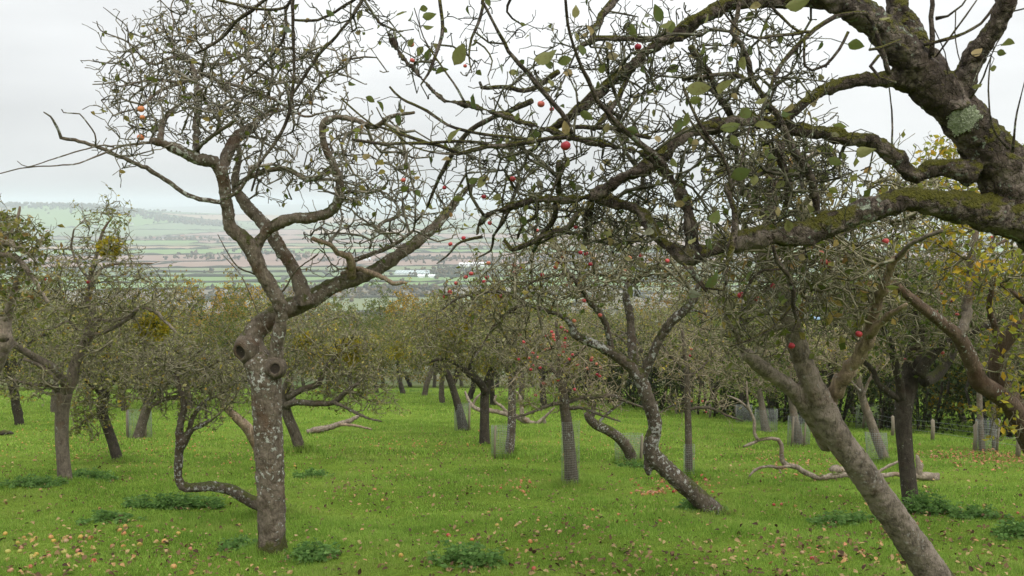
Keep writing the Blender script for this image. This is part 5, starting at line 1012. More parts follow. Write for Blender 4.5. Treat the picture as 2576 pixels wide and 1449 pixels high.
tree('apple_tree', 'grey apple trunk in the wire guard just left of the leaning trunk', b18, thick=[('D', [(2018, 1124, 34), (2010, 1108, 28), (2000, 1060, 20), (1992, 1010, 17), (1985, 960, 14), (1990, 900, 10)], d18, d18)], thin=[('D', [(1990, 1000, 9), (1960, 960, 7), (1940, 910, 5)], d18, d18)], crown=[(1970, 890, 120, 80, d18, 1.2, 1)], n=1000, seed=32, mats=(M_grey, M_twig_red, M_leaf_green), step=.15, rt=.0048, ex=.33, leaves=1500, leaf=.06)
b19 = G(1925, 1085); d19 = b19[1]
tree('apple_tree', 'small apple tree in the furthest wire guard before the right hand hedge', b19, thick=[('D', [(1930, 1090, 26), (1925, 1075, 22), (1918, 1030, 17), (1910, 980, 13), (1900, 930, 9)], d19, d19)], thin=[('D', [(1915, 1010, 8), (1880, 980, 6), (1850, 960, 4)], d19, d19)], crown=[(1890, 930, 120, 70, d19, 1.4, 1)], n=900, seed=33, mats=(M_grey, M_twig_red, M_leaf_green), step=.17, rt=.0055, ex=.33, leaves=1500, leaf=.065)

# ------------------------------------------------------------------ wire guards and their stakes
def guard(px, py, wpx, hpx, label, stakes, tilt=0.0, wire=0.002):
    c = G(px, py); d = c[1]; w = wpx * d / FPX / 2; h = hpx * d / FPX
    root = empty('wire_guard', c, label, 'tree guard', 'wire guards round the apple trunks')
    g = np.random.default_rng(int(px)); n = max(14, int(2 * math.pi * w / 0.03)); ch = []
    a = np.arange(n) * 2 * np.pi / n; wob = 1 + 0.05 * np.sin(3 * a + px)
    def pt(k, z): 
        t = z / h; return np.array([math.cos(a[k]) * w * wob[k] + tilt * z, math.sin(a[k]) * w * wob[k], z + gz(c[0] + math.cos(a[k]) * w, c[1] + math.sin(a[k]) * w) - c[2]])
    for k in range(n): ch.append((np.array([pt(k, 0), pt(k, h * .5) + g.normal(0, .006, 3), pt(k, h)]), np.full(3, wire)))
    for z in np.arange(0.03, h + 0.001, 0.034):
        q = np.array([pt(k % n, z) for k in range(n + 1)]); ch.append((q, np.full(n + 1, wire)))
    link('mesh', tube_mesh('mesh', ch, 3), M_wire, root)
    for (dx, hp, sw) in stakes:
        x = dx * d / FPX; hh = hp * d / FPX; r = sw * d / FPX / 2; y = -math.sqrt(max(0, w * w * 1.1 - x * x))
        z0 = gz(c[0] + x, c[1] + y) - c[2]
        link('stake', tube_mesh('stake', [(np.array([(x, y, z0 - .05), (x + .008, y, z0 + hh * .5), (x + .02 + tilt * hh, y, z0 + hh)]), np.array([r, r, r * .95]))], 7), M_stake, root)
guard(352, 1100, 56, 74, 'low wire guard with a stake at either side round the leaning trunk at left', [(-28, 74, 7), (22, 70, 7)])
guard(1163, 1082, 40, 70, 'wire guard round the leftmost leaning trunk of the middle row', [(18, 66, 6)])
guard(1262, 1150, 50, 86, 'wire guard with one tall stake beside the white blotched trunk', [(-18, 84, 6)])
guard(1434, 1222, 46, 170, 'tall wire guard round the slim tree with red apples', [], 0.0, 0.0012)
guard(1583, 1166, 70, 78, 'wide wire guard with two stakes round the curved stub trunk', [(-10, 66, 6), (26, 74, 8)])
guard(1733, 1200, 28, 86, 'narrow wire guard round the young pole like tree', [], 0.0, 0.0014)
guard(2208, 1166, 52, 82, 'slack leaning wire guard round the thin slanting trunk beside the dark tree', [], -0.12)
guard(2478, 1134, 52, 84, 'wire guard with a stake round the two stems by the hedge', [(-28, 78, 7), (20, 80, 6)])
guard(2008, 1118, 54, 78, 'wire guard round the grey trunk just left of the leaning tree', [(-22, 74, 6), (6, 60, 5)])
guard(1925, 1086, 56, 60, 'broad dim wire guard furthest back before the hedge', [])
guard(1872, 1062, 40, 46, 'empty dim wire guard standing left of the furthest guarded tree', [])
guard(2182, 1078, 58, 62, 'wire guard with a stake standing against the dark hedge', [(-20, 64, 6), (22, 50, 8)])
guard(1782, 1150, 18, 90, 'narrow wire guard with bare stem behind the slim tree with red apples', []) if False else None

# ------------------------------------------------------------------ fallen branches and logs
def fallen_branch(name, label, specs, d, mats, cat='fallen branch', group='fallen branches in the grass'):
    base = None; chs = []
    for s in specs:
        W, r = limb_world(s, d); p, r = catmull(W, r, 0.05, 0.12); chs.append((p, r))
    base = chs[0][0][0].copy(); base[2] = gz(base[0], base[1])
    root = empty(name, base, label, cat, group)
    for i, (p, r) in enumerate(chs):
        nm = 'log' if i == 0 else 'branch'; link(nm, tube_mesh(nm, [(p - base, r)], 10), mats[min(i, len(mats) - 1)], root)
    return root
dl = G(800, 1090)[1]
fallen_branch('fallen_log', 'thick grey log lying behind the main tree under low boughs', [('D', [(772, 1086, 12), (800, 1080, 17), (840, 1072, 16), (880, 1058, 13), (905, 1045, 8)], dl, dl), ('D', [(855, 1068, 8), (890, 1070, 7), (935, 1080, 5)], dl - .1, dl - .3)], dl, [M_dead, M_deadred], 'log')
dl = G(1330, 1066)[1]
fallen_branch('fallen_branch', 'big pale fallen branch with upright broken stub and dark root end in the middle distance', [('D', [(1372, 1060, 20), (1350, 1068, 16), (1325, 1060, 15), (1300, 1048, 14), (1278, 1042, 13), (1240, 1034, 12), (1210, 1032, 12), (1190, 1022, 10), (1175, 1000, 8), (1170, 985, 5)], dl, dl + 1), ('D', [(1330, 1060, 16), (1316, 1050, 14), (1312, 1020, 10), (1308, 1000, 8), (1300, 985, 5)], dl, dl, ), ('D', [(1278, 1040, 9), (1262, 1022, 8), (1245, 1010, 7), (1248, 995, 5)], dl + .5, dl + .4), ('D', [(1190, 1018, 7), (1198, 1002, 6), (1210, 990, 4)], dl + 1, dl + 1), ('D', [(1350, 1066, 10), (1375, 1045, 7), (1395, 1025, 4)], dl - .1, dl - .2)], dl, [M_dead])
dl = G(2050, 1202)[1]
fallen_branch('fallen_branch', 'twisted fallen branch rearing up in a zigzag left of the leaning trunk', [('D', [(2360, 1203, 30), (2320, 1198, 20), (2262, 1194, 12), (2180, 1196, 12), (2100, 1196, 14), (2060, 1201, 14), (2030, 1190, 15), (2000, 1175, 15), (1972, 1165, 14), (1965, 1140, 12), (1966, 1118, 11), (1958, 1106, 10), (1930, 1102, 9), (1908, 1108, 9), (1885, 1118, 8), (1870, 1124, 5)], dl - .2, dl - .3), ('D', [(1990, 1172, 9), (1960, 1176, 8), (1930, 1173, 7), (1900, 1182, 7), (1885, 1198, 5)], dl - .3, dl - .5), ('D', [(1908, 1108, 9), (1898, 1090, 8), (1898, 1060, 8), (1885, 1030, 6), (1880, 1000, 5), (1878, 960, 4)], dl - .3, dl - .2), ('D', [(1885, 1032, 6), (1860, 1008, 6), (1830, 995, 4)], dl - .2, dl - .2), ('D', [(2205, 1190, 8), (2230, 1175, 8), (2262, 1160, 6)], dl, dl), ('D', [(2310, 1200, 20), (2312, 1170, 18), (2306, 1145, 6)], dl - .2, dl - .2), ('D', [(1958, 1176, 5), (1965, 1190, 3)], dl - .3, dl - .5)], dl, [M_dead])
dl = G(2090, 1190)[1]
fallen_branch('fallen_log', 'short weathered log end lying close left of the leaning trunk', [('D', [(2088, 1186, 14), (2098, 1180, 22), (2115, 1180, 20), (2135, 1184, 10)], dl, dl)], dl, [M_dead], 'log')
dl = G(15, 1096)[1]
fallen_branch('fallen_log', 'dark rotten log in the grass at the left edge', [('D', [(-30, 1092, 10), (0, 1090, 13), (20, 1088, 11), (33, 1090, 6)], dl, dl)], dl, [M_darkbark], 'log')

# ------------------------------------------------------------------ hedge, fence
def leafmass(name, n, centre_fn, size, mat, parent, seed, base):
    g = np.random.default_rng(seed); q, sz = centre_fn(n, g)
    v = g.normal(0, 1, (len(q), 3)); v[:, 1] -= 0.6
    V, F = leaf_low(q, v, sz * g.uniform(0.6, 1.4, len(q)) * size, g); return link(name, mesh_np(name, V - base, [F], False), mat, parent)
hp = np.array([(3.6, 60), (5.2, 46), (6.6, 37), (8.6, 30.5), (10.8, 25.5), (12.6, 21.8), (14.2, 18.4), (15.6, 15.6)], float)
hb = np.array([hp[4][0], hp[4][1], gz(*hp[4])])
hedge = empty('hedge', hb, 'dark ivy covered hedge along the right side behind the wire guards', 'hedge')
def hedge_pts(n, g):
    seg = np.linalg.norm(np.diff(hp, axis=0), axis=1); L = np.concatenate([[0], np.cumsum(seg)]); s = g.random(n) ** 1.0 * L[-1]
    k = np.clip(np.searchsorted(L, s) - 1, 0, len(seg) - 1); t = (s - L[k]) / seg[k]; q = hp[k] * (1 - t)[:, None] + hp[k + 1] * t[:, None]
    dr = nrm(np.diff(hp, axis=0))[k]; nn = np.stack([-dr[:, 1], dr[:, 0]], -1); nn *= np.sign(nn[:, :1]) if False else 1
    top = 2.9 + 0.75 * np.sin(s * 0.8) + 0.45 * np.sin(s * 2.3 + 1)
    z = g.random(n) ** 0.85 * top; half = (0.85 + 0.45 * np.sin(s * 1.7 + z * 1.3)) * (1 - 0.35 * (z / 3.6) ** 2)
    u = g.uniform(-1, 1, n); u = np.sign(u) * np.abs(u) ** 0.45
    q = q + nn * (u * half)[:, None]; return np.column_stack([q, terrain(q[:, 0], q[:, 1]) + z + 0.05]), np.ones(n)
leafmass('foliage', 46000, hedge_pts, 0.11, M_ivy, hedge, 41, hb)
core = []
for a, c in zip(hp, hp[1:]):
    for t in np.linspace(0, 1, 5)[:-1]:
        q = a * (1 - t) + c * t
        for _ in range(4):
            e = q + rng.normal(0, .35, 2); z = gz(*e); core.append((np.array([(e[0], e[1], z - .1), (e[0] + rng.normal(0, .2), e[1] + rng.normal(0, .2), z + 1.2), (e[0] + rng.normal(0, .5), e[1] + rng.normal(0, .5), z + 2.9)]) - hb, np.array([.05, .04, .015])))
link('stems', tube_mesh('stems', core, 6), M_darkbark, hedge)['kind'] = 'stuff'
fb = G(2345, 1118)
fence = empty('wire_fence', fb, 'low post and wire fence in front of the dark hedge at right', 'fence')
posts = []
for (x, y, h) in [(1702, 1042, 28), (1786, 1050, 34), (1850, 1055, 36), (2105, 1075, 44), (2190, 1084, 48), (2245, 1095, 48), (2345, 1108, 52), (2452, 1130, 62), (2560, 1150, 70)]:
    c = G(x, y); k = c[1] / FPX; posts.append((c, h * k))
    link('post', tube_mesh('post', [(np.array([c - [0, 0, .05], c + [0.01, 0, h * k * .5], c + [0.0, 0.02, h * k]]) - fb, np.full(3, 0.045))], 8), M_stake, fence)
for f in (0.45, 0.72, 0.95):
    link('wire', tube_mesh('wire', [(np.array([c + [0, -.05, hh * f] for c, hh in posts]) - fb, np.full(len(posts), 0.002))], 4), M_wire, fence)

# ------------------------------------------------------------------ nettle clumps
def nettles(px, py, wx, wy, n, hmax, label, seed):
    g = np.random.default_rng(seed); c = G(px, py); k = c[1] / FPX; rx = wx * k / 2 * 1.25; ry = max(0.25, wy * k * 2.2); n = int(n * 0.65)
    st, pos, ax, sz = [], [], [], []
    for _ in range(n):
        u, v = np.clip(g.normal(0, .42, 2), -.75, .75); x, y = c[0] + u * rx, c[1] + v * ry; z = gz(x, y); h = hmax * g.uniform(.4, 1.1) * math.exp(-(u * u + v * v) * .8)
        top = np.array([x + g.normal(0, .04), y + g.normal(0, .04), z + h]); b_ = np.array([x, y, z - .01]); st.append((np.array([b_, (b_ + top) / 2, top]) - c, np.array([.003, .0025, .002])))
        a0 = g.uniform(0, 6.28)
        for f in np.arange(.25, 1.01, .17):
            for s in (0, math.pi): 
                a = a0 + s; pos.append(b_ + (top - b_) * f); ax.append((math.cos(a), math.sin(a), g.uniform(-.35, .25))); sz.append(g.uniform(.045, .085) * (1.15 - .45 * f))
            a0 += 1.57
    V, F = leaf_low(np.array(pos), np.array(ax), np.array(sz), g); V2, F2 = tubes(st, 3); o = link('nettle_clump', mesh_np('nettle_clump', np.vstack([V - c, V2]), [F] + [f + len(V) for f in F2], False), M_nettle); o.location = c; tag(o, label, 'nettles', 'nettle clumps in the grass')
nettles(440, 1278, 260, 22, 190, .2, 'widest low nettle patch below the S bent trunk', 1)
nettles(235, 1205, 110, 9, 80, .16, 'nettle patch right of the upright grey trunk at left', 2)
nettles(70, 1222, 170, 14, 110, .16, 'straggling nettle patch at the left edge below the grey trunk', 3)
nettles(1180, 1418, 190, 22, 90, .2, 'nearest nettle clump at the bottom middle', 4)
nettles(785, 1200, 90, 9, 60, .15, 'nettle patch just right of the main trunk in the grass', 5)
nettles(1755, 1288, 130, 12, 70, .2, 'nettles at the foot of the crooked lichen blotched tree', 6)
nettles(2325, 1290, 110, 16, 100, .3, 'nettles round the foot of the dark upright tree at right', 7)
nettles(2130, 1315, 170, 24, 70, .14, 'thin nettle patch left of the leaning trunk', 8)
nettles(2555, 1350, 110, 20, 70, .18, 'nettle patch at the lower right edge', 9)
nettles(790, 1408, 120, 26, 70, .17, 'nettles beside the foot of the main trunk', 10)
nettles(270, 1310, 150, 12, 50, .12, 'faint nettle patch left of the widest one', 11)
nettles(1590, 1176, 80, 6, 50, .16, 'nettles under the guard of the curved stub trunk', 12)
nettles(1030, 985, 120, 6, 120, .35, 'tall weeds at the far end of the open grass', 13)
nettles(610, 1382, 110, 20, 50, .13, 'small nettle patch left of the main trunk foot', 14)
nettles(2450, 1300, 150, 18, 60, .14, 'nettle patch between the dark tree and the right edge', 15)
#@@BACK
# ------------------------------------------------------------------ trees further back: a few kinds, copied
def variant(name, seed, H, W, trunk_h, n, leaves, leaf, mats, nl=5, rt=.006, step=.17, tr=.13, dome=.42, up=0.0, mist=0, offy=0.0):
    global gz
    g = np.random.default_rng(seed)
    root = bpy.data.objects.new(name, None); COL.objects.link(root)
    TC = []; lean = g.normal(0, .16, 2); top = np.array([lean[0] * trunk_h, lean[1] * trunk_h, trunk_h])
    p, r = catmull([np.array([0, 0, -.3]), np.array([0, 0, 0.05]), top * .5 + g.normal(0, .05, 3), top], [tr * 1.3, tr * 1.12, tr, tr * .95], .1, .05, g); TC.append((p, r))
    SP, SR = [p[-3:]], [r[-3:]]
    for k in range(nl):
        a = 2 * math.pi * k / nl + g.normal(0, .35); rad = W * g.uniform(.55, .85); hz = trunk_h + (H - trunk_h) * g.uniform(.3, .8)
        e = np.array([math.cos(a) * rad, math.sin(a) * rad, hz]) + [top[0], top[1], 0]; mid = top * .6 + e * .4 + g.normal(0, .22, 3); mid[2] += .15 * H
        p, r = catmull([top - [0, 0, .12], top + (mid - top) * .4 + g.normal(0, .1, 3), mid, e], [tr * .7, tr * .55, tr * .36, tr * .14], .12, .18, g); TC.append((p, r)); SP.append(p[2:]); SR.append(r[2:])
    link('trunk', tube_mesh('trunk', TC, 8), mats[0], root)
    SP = np.vstack(SP); SR = np.concatenate(SR); cz = trunk_h + (H - trunk_h) * dome
    lob = [(np.array([g.normal(0, W * .42), g.normal(0, W * .42), cz + g.normal(0, .16) * (H - trunk_h)]), W * g.uniform(.4, .75), (H - cz) * g.uniform(.55, 1.0)) for _ in range(7)]
    def smp(m, gg):
        out = []
        for _ in range(m):
            c, rw, rh = lob[gg.integers(len(lob))]
            v = nrm(gg.normal(0, 1, 3)) * gg.random() ** (1 / 3); out.append(c + v * [rw, rw, rh])
        return np.array(out)
    old = gz; gz = lambda x, y: 0.0
    Pn, par, ns = grow(SP, SR, smp, n, step, .55, g, .4, up, .9)
    gz = old
    rr, cnt = radii(Pn, par, ns, SR, rt, .34, .035); link('twigs', tube_mesh('twigs', [(a, b_) for a, b_ in chains_of(Pn, par, ns, rr, cnt)], 3), mats[1], root)
    w = 1 / np.maximum(cnt[ns:], 1); w /= w.sum(); ids = g.choice(np.arange(ns, len(Pn)), leaves, p=w)
    q = Pn[ids] + g.normal(0, step * .35, (leaves, 3)); V, F = leaf_low(q, g.normal(0, 1, (leaves, 3)), leaf * g.uniform(.6, 1.4, leaves), g)
    link('leaves', mesh_np('leaves', V, [F], False), mats[2], root)
    for k in range(mist):
        c, rw, rh = lob[g.integers(len(lob))]; mistletoe(c + nrm(g.normal(0, 1, 3)) * [rw * .7, rw * .7, rh * .6], g.uniform(.28, .5), root, g)
    return root
def copy_tree(o, parent=None):
    c = o.copy(); COL.objects.link(c)
    if parent is not None: c.parent = parent
    for ch in list(o.children): copy_tree(ch, c)
    return c
VAR = {
    'bare': variant('apple_tree', 51, 5.0, 3.0, 1.5, 1700, 2600, .075, (M_bark, M_twig_mid, M_leaf_grey)),
    'leafy': variant('apple_tree', 52, 5.4, 3.2, 1.6, 1500, 7000, .085, (M_darkbark, M_twig_mid, M_leaf_grey)),
    'mistle': variant('apple_tree', 53, 5.2, 3.0, 1.6, 1500, 3600, .08, (M_darkbark, M_twig_mid, M_leaf_grey), mist=7),
    'deep': variant('apple_tree', 58, 5.6, 3.3, 1.6, 1300, 7000, .085, (M_darkbark, M_twig_mid, M_leaf_green)),
    'yell': variant('apple_tree', 59, 5.2, 3.0, 1.6, 1400, 5200, .08, (M_bark, M_twig_mid, M_leaf), mist=3),
    'green': variant('bushy_tree', 54, 8.5, 3.8, 1.6, 1300, 8500, .16, (M_darkbark, M_twig_mid, M_leaf_green), dome=.4, tr=.16, step=.3, rt=.011),
    'gold': variant('autumn_tree', 55, 8.0, 2.6, 1.5, 1100, 6500, .15, (M_darkbark, M_twig_mid, M_gold), dome=.42, tr=.15, step=.28, rt=.01),
    'rust': variant('autumn_tree', 56, 8.5, 3.2, 1.8, 1500, 5200, .14, (M_bark, M_twig_red, M_leaf_rust), dome=.45, tr=.15, step=.28, rt=.011),
    'olive': variant('bushy_tree', 57, 8.0, 3.8, 1.2, 1600, 7500, .14, (M_bark, M_twig_mid, M_olive), dome=.38, tr=.15, step=.28, rt=.011),
}
used = set()
# pixel column, distance, kind, size, what it looks like and where it stands
BACK = [
    (30, 26, 'leafy', .9, 'leafy apple tree behind the pale limbed tree at the left edge'), (120, 36, 'bare', 1.0, 'bare apple tree seen below the left crown of the grey upright tree'),
    (205, 44, 'deep', 1.1, 'leafy apple tree in the back row behind the grey upright tree'), (300, 38, 'mistle', 1.0, 'apple tree with mistletoe behind the ivy hung trunk'), (395, 47, 'leafy', 1.1, 'leafy apple tree behind the guarded tree at left'),
    (470, 40, 'yell', 1.05, 'yellowing apple tree just behind the S bent tree'), (560, 46, 'mistle', 1.1, 'mistletoe laden apple tree left of the main trunk in the back row'), (640, 42, 'deep', 1.1, 'leafy apple tree right behind the main trunk'),
    (730, 50, 'yell', 1.2, 'leafy apple tree at the left end of the open grass'), (820, 56, 'mistle', 1.25, 'mistletoe apple tree behind the fallen log'), (880, 66, 'deep', 1.4, 'broad leafy apple tree closing the open grass at left'),
    (945, 72, 'olive', 1.0, 'olive bushy tree in the middle of the far end of the open grass'), (1010, 70, 'mistle', 1.4, 'mistletoe apple tree at the far end of the open grass'), (1065, 62, 'yell', 1.35, 'leafy apple tree at the right of the far end of the open grass'),
    (1110, 48, 'bare', 1.2, 'bare apple tree behind the leftmost guarded trunk of the middle row'), (1180, 54, 'deep', 1.3, 'leafy apple tree behind the dark straight trunk'), (1240, 44, 'mistle', 1.15, 'mistletoe apple tree behind the big pale fallen branch'), (1310, 50, 'yell', 1.25, 'leafy apple tree behind the white blotched trunk'),
    (1370, 40, 'deep', 1.1, 'leafy apple tree left behind the slim tree with red apples'), (1430, 52, 'olive', .85, 'olive bushy tree far behind the slim tree with red apples'), (1490, 42, 'mistle', 1.1, 'mistletoe apple tree between the red apple tree and the crooked tree'), (1560, 48, 'deep', 1.2, 'leafy apple tree behind the curved stub trunk'),
    (1630, 38, 'bare', 1.05, 'bare apple tree behind the crooked lichen blotched tree'), (1690, 46, 'yell', 1.15, 'leafy apple tree beside the end of the hedge'), (1740, 40, 'mistle', 1.0, 'mistletoe apple tree behind the young pole like tree'),
    (1830, 34, 'bare', 1.0, 'bare apple tree before the hedge, left of the leaning trunk'), (1890, 30, 'deep', .95, 'leafy apple tree behind the furthest guard'), (2080, 27, 'deep', .95, 'leafy apple tree hidden behind the leaning trunk'),
    (1960, 40, 'olive', .75, 'olive bushy tree over the hedge left of the leaning trunk'), (2060, 36, 'green', .75, 'green bushy tree over the hedge behind the leaning trunk'), (2160, 33, 'olive', .7, 'olive bushy tree over the hedge behind the dead limb'), (2260, 30, 'rust', .68, 'rust tinted tree over the hedge behind the dark upright tree'),
    (2350, 29, 'green', .68, 'green bushy tree over the hedge right of the dark upright tree'), (2440, 28, 'olive', .7, 'olive bushy tree over the hedge behind the arching red limb'), (2530, 25, 'gold', .66, 'golden tree over the hedge at the right edge'), (2620, 23, 'green', .66, 'green bushy tree over the hedge beyond the right edge'), (2200, 42, 'gold', .8, 'golden tree beyond the hedge, seen left of the dark upright tree'), (2400, 40, 'rust', .85, 'rust tinted tree beyond the hedge at right'), (1800, 52, 'rust', .9, 'rust tinted tree beyond the end of the hedge'),
    (25, 85, 'olive', 1.0, 'olive tree in the wood belt at the far left'), (110, 92, 'green', 1.0, 'green tree in the wood belt left of the mistletoe ball'), (190, 88, 'olive', 1.05, 'olive tree in the wood belt below the mistletoe ball'), (265, 98, 'rust', 1.1, 'rust tinted tree in the wood belt right of the mistletoe ball'), (330, 90, 'olive', 1.05, 'olive tree in the wood belt left of the golden tree'), (405, 96, 'green', 1.15, 'green tree in the wood belt next left of the tall golden tree'),
    (465, 102, 'olive', 1.2, 'olive tree just left of the tall golden tree'), (530, 92, 'gold', 1.22, 'tall golden tree in the wood belt left of the main tree'), (585, 100, 'green', 1.1, 'green tree between the two golden trees'), (630, 98, 'gold', 1.2, 'slim golden tree right beside the main tree\'s left stem'), (690, 104, 'rust', 1.2, 'rust tinted tree seen under the fork of the main tree'),
    (760, 96, 'olive', 1.1, 'olive tree under the main tree\'s right limb'), (830, 104, 'green', 1.15, 'green tree in the wood belt under the slanting limb'), (895, 98, 'olive', 1.15, 'olive tree in the wood belt above the open grass'), (960, 108, 'green', 1.25, 'green tree right above the open grass'), (1030, 104, 'gold', 1.15, 'orange gold tree above the right of the open grass'), (1090, 100, 'olive', 1.2, 'olive tree left of the mistletoe row'),
    (1160, 108, 'rust', 1.25, 'rust tinted tree in front of the white sheds'), (1250, 100, 'green', 1.15, 'green tree behind the dark straight trunk in the wood belt'), (1340, 106, 'olive', 1.2, 'olive tree in the wood belt behind the arching bough'), (1430, 100, 'rust', 1.15, 'rust tinted tree in the wood belt behind the red apples'), (1520, 106, 'olive', 1.2, 'olive tree in the wood belt left of the crooked tree\'s top'), (1610, 100, 'gold', 1.05, 'golden tree in the wood belt behind the crooked tree'), (1690, 106, 'green', 1.15, 'green tree in the wood belt right of the crooked tree'),
    (1770, 98, 'rust', 1.15, 'rust tinted tree in the wood belt left of the leaning trunk\'s top'), (1850, 92, 'olive', 1.2, 'olive tree in the wood belt behind the hanging sprigs'), (1950, 80, 'rust', 1.2, 'rust tinted tree in the wood belt behind the leaning trunk'), (2050, 76, 'olive', 1.2, 'olive tree in the wood belt behind the dead limb'), (2150, 70, 'green', 1.2, 'green tree in the wood belt right of the dead limb'), (2260, 66, 'olive', 1.2, 'olive tree in the wood belt behind the dark upright tree'), (2370, 62, 'green', 1.25, 'green tree in the wood belt behind the arching red limb'), (2480, 58, 'rust', 1.2, 'rust tinted tree in the wood belt behind the yellow leaved tree'), (2580, 54, 'olive', 1.25, 'olive tree in the wood belt at the right edge'),
]
g = np.random.default_rng(77)
for (px, d, k, s, lab) in BACK:
    x = (px - 1288) / FPX * d * 1.0045; o = VAR[k] if k not in used else copy_tree(VAR[k]); used.add(k)
    o.location = (x, d, gz(x, d)); s *= g.uniform(.94, 1.06) * (1.13 if d > 75 else 1.0) * (1.12 if k == 'gold' and d > 75 else 1.0); o.scale = (s, s, s * g.uniform(.92, 1.08)); o.rotation_euler = (0, 0, g.uniform(0, 6.28))
    tag(o, lab, 'apple tree' if k in ('bare', 'leafy', 'mistle', 'deep', 'yell') else 'tree', 'old apple trees at the back of the orchard' if k in ('bare', 'leafy', 'mistle', 'deep', 'yell') else 'trees of the wood belt and hedge')

# ------------------------------------------------------------------ windfall apples
def am(nm, c1, c2, c3): return apple_mesh('apple_' + nm, applemat('windfall_' + nm, [(0.1, tuple(v * .68 for v in c1)), (0.55, tuple(v * .68 for v in c2)), (1.0, tuple(v * .5 for v in c3))]), 10, 6)
AW = {'red': am('red_fall', (.42, .03, .04), (.52, .09, .06), (.5, .2, .1)), 'orange': am('orange_fall', (.55, .16, .07), (.6, .3, .1), (.5, .4, .14)), 'yellow': am('yellow_fall', (.56, .33, .06), (.52, .36, .08), (.55, .2, .07)), 'green': am('green_fall', (.33, .36, .07), (.45, .42, .1), (.5, .36, .1)), 'pink': am('pink_fall', (.5, .17, .12), (.55, .27, .16), (.5, .38, .2))}
g = np.random.default_rng(91); count = 0
def windfall(x, y, col, label, r=None):
    global count
    c = G(x, y); r = (r or g.uniform(.022, .032)) * 0.8
    o = bpy.data.objects.new('apple', AW[col]); COL.objects.link(o); o.location = c + [0, 0, r * .42]; o.scale = (r, r, r); o.rotation_euler = (g.uniform(-1.2, 1.2), g.uniform(-1.2, 1.2), g.uniform(0, 6))
    tag(o, label, 'apple', 'windfall apples lying in the grass'); count += 1
hand = {(228, 1390): 'red apple nearest the bottom left corner', (705, 1345): 'red and yellow apple right of the bottom left red one', (848, 1232): 'red apple left of the lone yellow one in the near left scatter', (1055, 1223): 'lone clear yellow apple in the near left scatter', (1060, 1087): 'small red apple above the near left scatter', (1255, 1270): 'pinkish red apple midway between the left scatter and the main trunk', (1805, 1073): 'upper of two orange apples left of the main trunk', (1820, 1123): 'lower of two orange apples left of the main trunk', (608, 1165): 'bright yellow apple in the upper line of the near left scatter', (685, 1172): 'orange apple at the right end of the upper line of the near left scatter', (1437, 1255): 'pale pink apple closest to the left of the main trunk foot', (1897, 806): 'single orange apple by the end of the S bent trunk', (150, 1272): 'yellow green apple under the pink one at the left edge', (160, 1245): 'pink apple over the yellow green one at the left edge', (575, 1310): 'yellow green apple below the pink one in the middle of the near left scatter', (590, 1272): 'pink apple above the yellow green one in the near left scatter'}
L02 = [(135, 1208, 'yellow'), (160, 1245, 'pink'), (150, 1272, 'green'), (60, 1275, 'green'), (40, 1140, 'yellow'), (180, 1172, 'yellow'), (228, 1390, 'red'), (240, 1312, 'green'), (262, 1315, 'yellow'), (385, 1165, 'orange'), (405, 1192, 'yellow'), (490, 1177, 'orange'), (499, 1194, 'pink'), (530, 1175, 'pink'), (608, 1165, 'yellow'), (685, 1172, 'orange'), (705, 1345, 'red'), (848, 1232, 'red'), (930, 1238, 'orange'), (1055, 1223, 'yellow'), (1060, 1087, 'red'), (905, 1112, 'orange'), (935, 1138, 'orange'), (1255, 1270, 'pink'), (1180, 1197, 'orange'), (1345, 1138, 'yellow'), (1437, 1255, 'pink'), (1388, 1110, 'orange'), (1805, 1073, 'orange'), (1820, 1123, 'orange'), (590, 1272, 'pink'), (575, 1310, 'green'), (596, 1300, 'yellow'), (485, 1280, 'green'), (430, 1290, 'pink'), (365, 1312, 'pink'), (1897, 806, 'orange'), (945, 1085, 'orange'), (905, 1050, 'green'), (1240, 1197, 'orange'), (1310, 1390, 'orange'), (275, 1295, 'yellow'), (55, 1340, 'green'), (80, 1420, 'pink'), (270, 1175, 'yellow'), (520, 1318, 'pink'), (240, 1190, 'yellow'), (700, 1245, 'green')]
for (u, v, c) in L02:
    x, y = TD('02', u, v); windfall(x, y, c, hand.get((u, v), f'{c} windfall apple in the scatter at lower left'), g.uniform(.026, .034))
hand2 = {(985, 1183): 'round orange apple alone in the bottom middle grass', (808, 1153): 'red apple left of the round orange one at bottom middle', (1425, 1198): 'orange apple right of the bottom middle', (1455, 1405): 'red apple at the bottom edge right of the middle', (2180, 730): 'red apple just below the kink of the crooked tree', (408, 658): 'pale yellow apple alone in the middle of the open grass', (2050, 1045): 'bright red apple lying with brown leaves right of the bottom middle', (2405, 1042): 'red apple right of the one with brown leaves'}
for (u, v, c) in [(985, 1183, 'orange'), (808, 1153, 'red'), (1425, 1198, 'orange'), (1175, 1075, 'yellow'), (1455, 1405, 'red'), (705, 1130, 'yellow'), (408, 658, 'yellow'), (1085, 680, 'orange'), (1740, 778, 'yellow'), (310, 883, 'yellow'), (1110, 978, 'orange'), (2180, 730, 'red'), (2405, 1042, 'red'), (2050, 1045, 'red'), (450, 1305, 'yellow'), (340, 1197, 'pink'), (1745, 1385, 'pink'), (1470, 1192, 'green')]:
    x, y = TD('12', u, v); windfall(x, y, c, hand2.get((u, v), f'{c} windfall apple in the bottom middle grass'), g.uniform(.024, .032))
hand3 = {(745, 915): 'red apple left of the leaning trunk in the grass', (1625, 832): 'red apple close left of the dark upright trunk', (355, 1265): 'pink red apple at the bottom, left of the leaning trunk', (2530, 980): 'red apple near the right edge'}
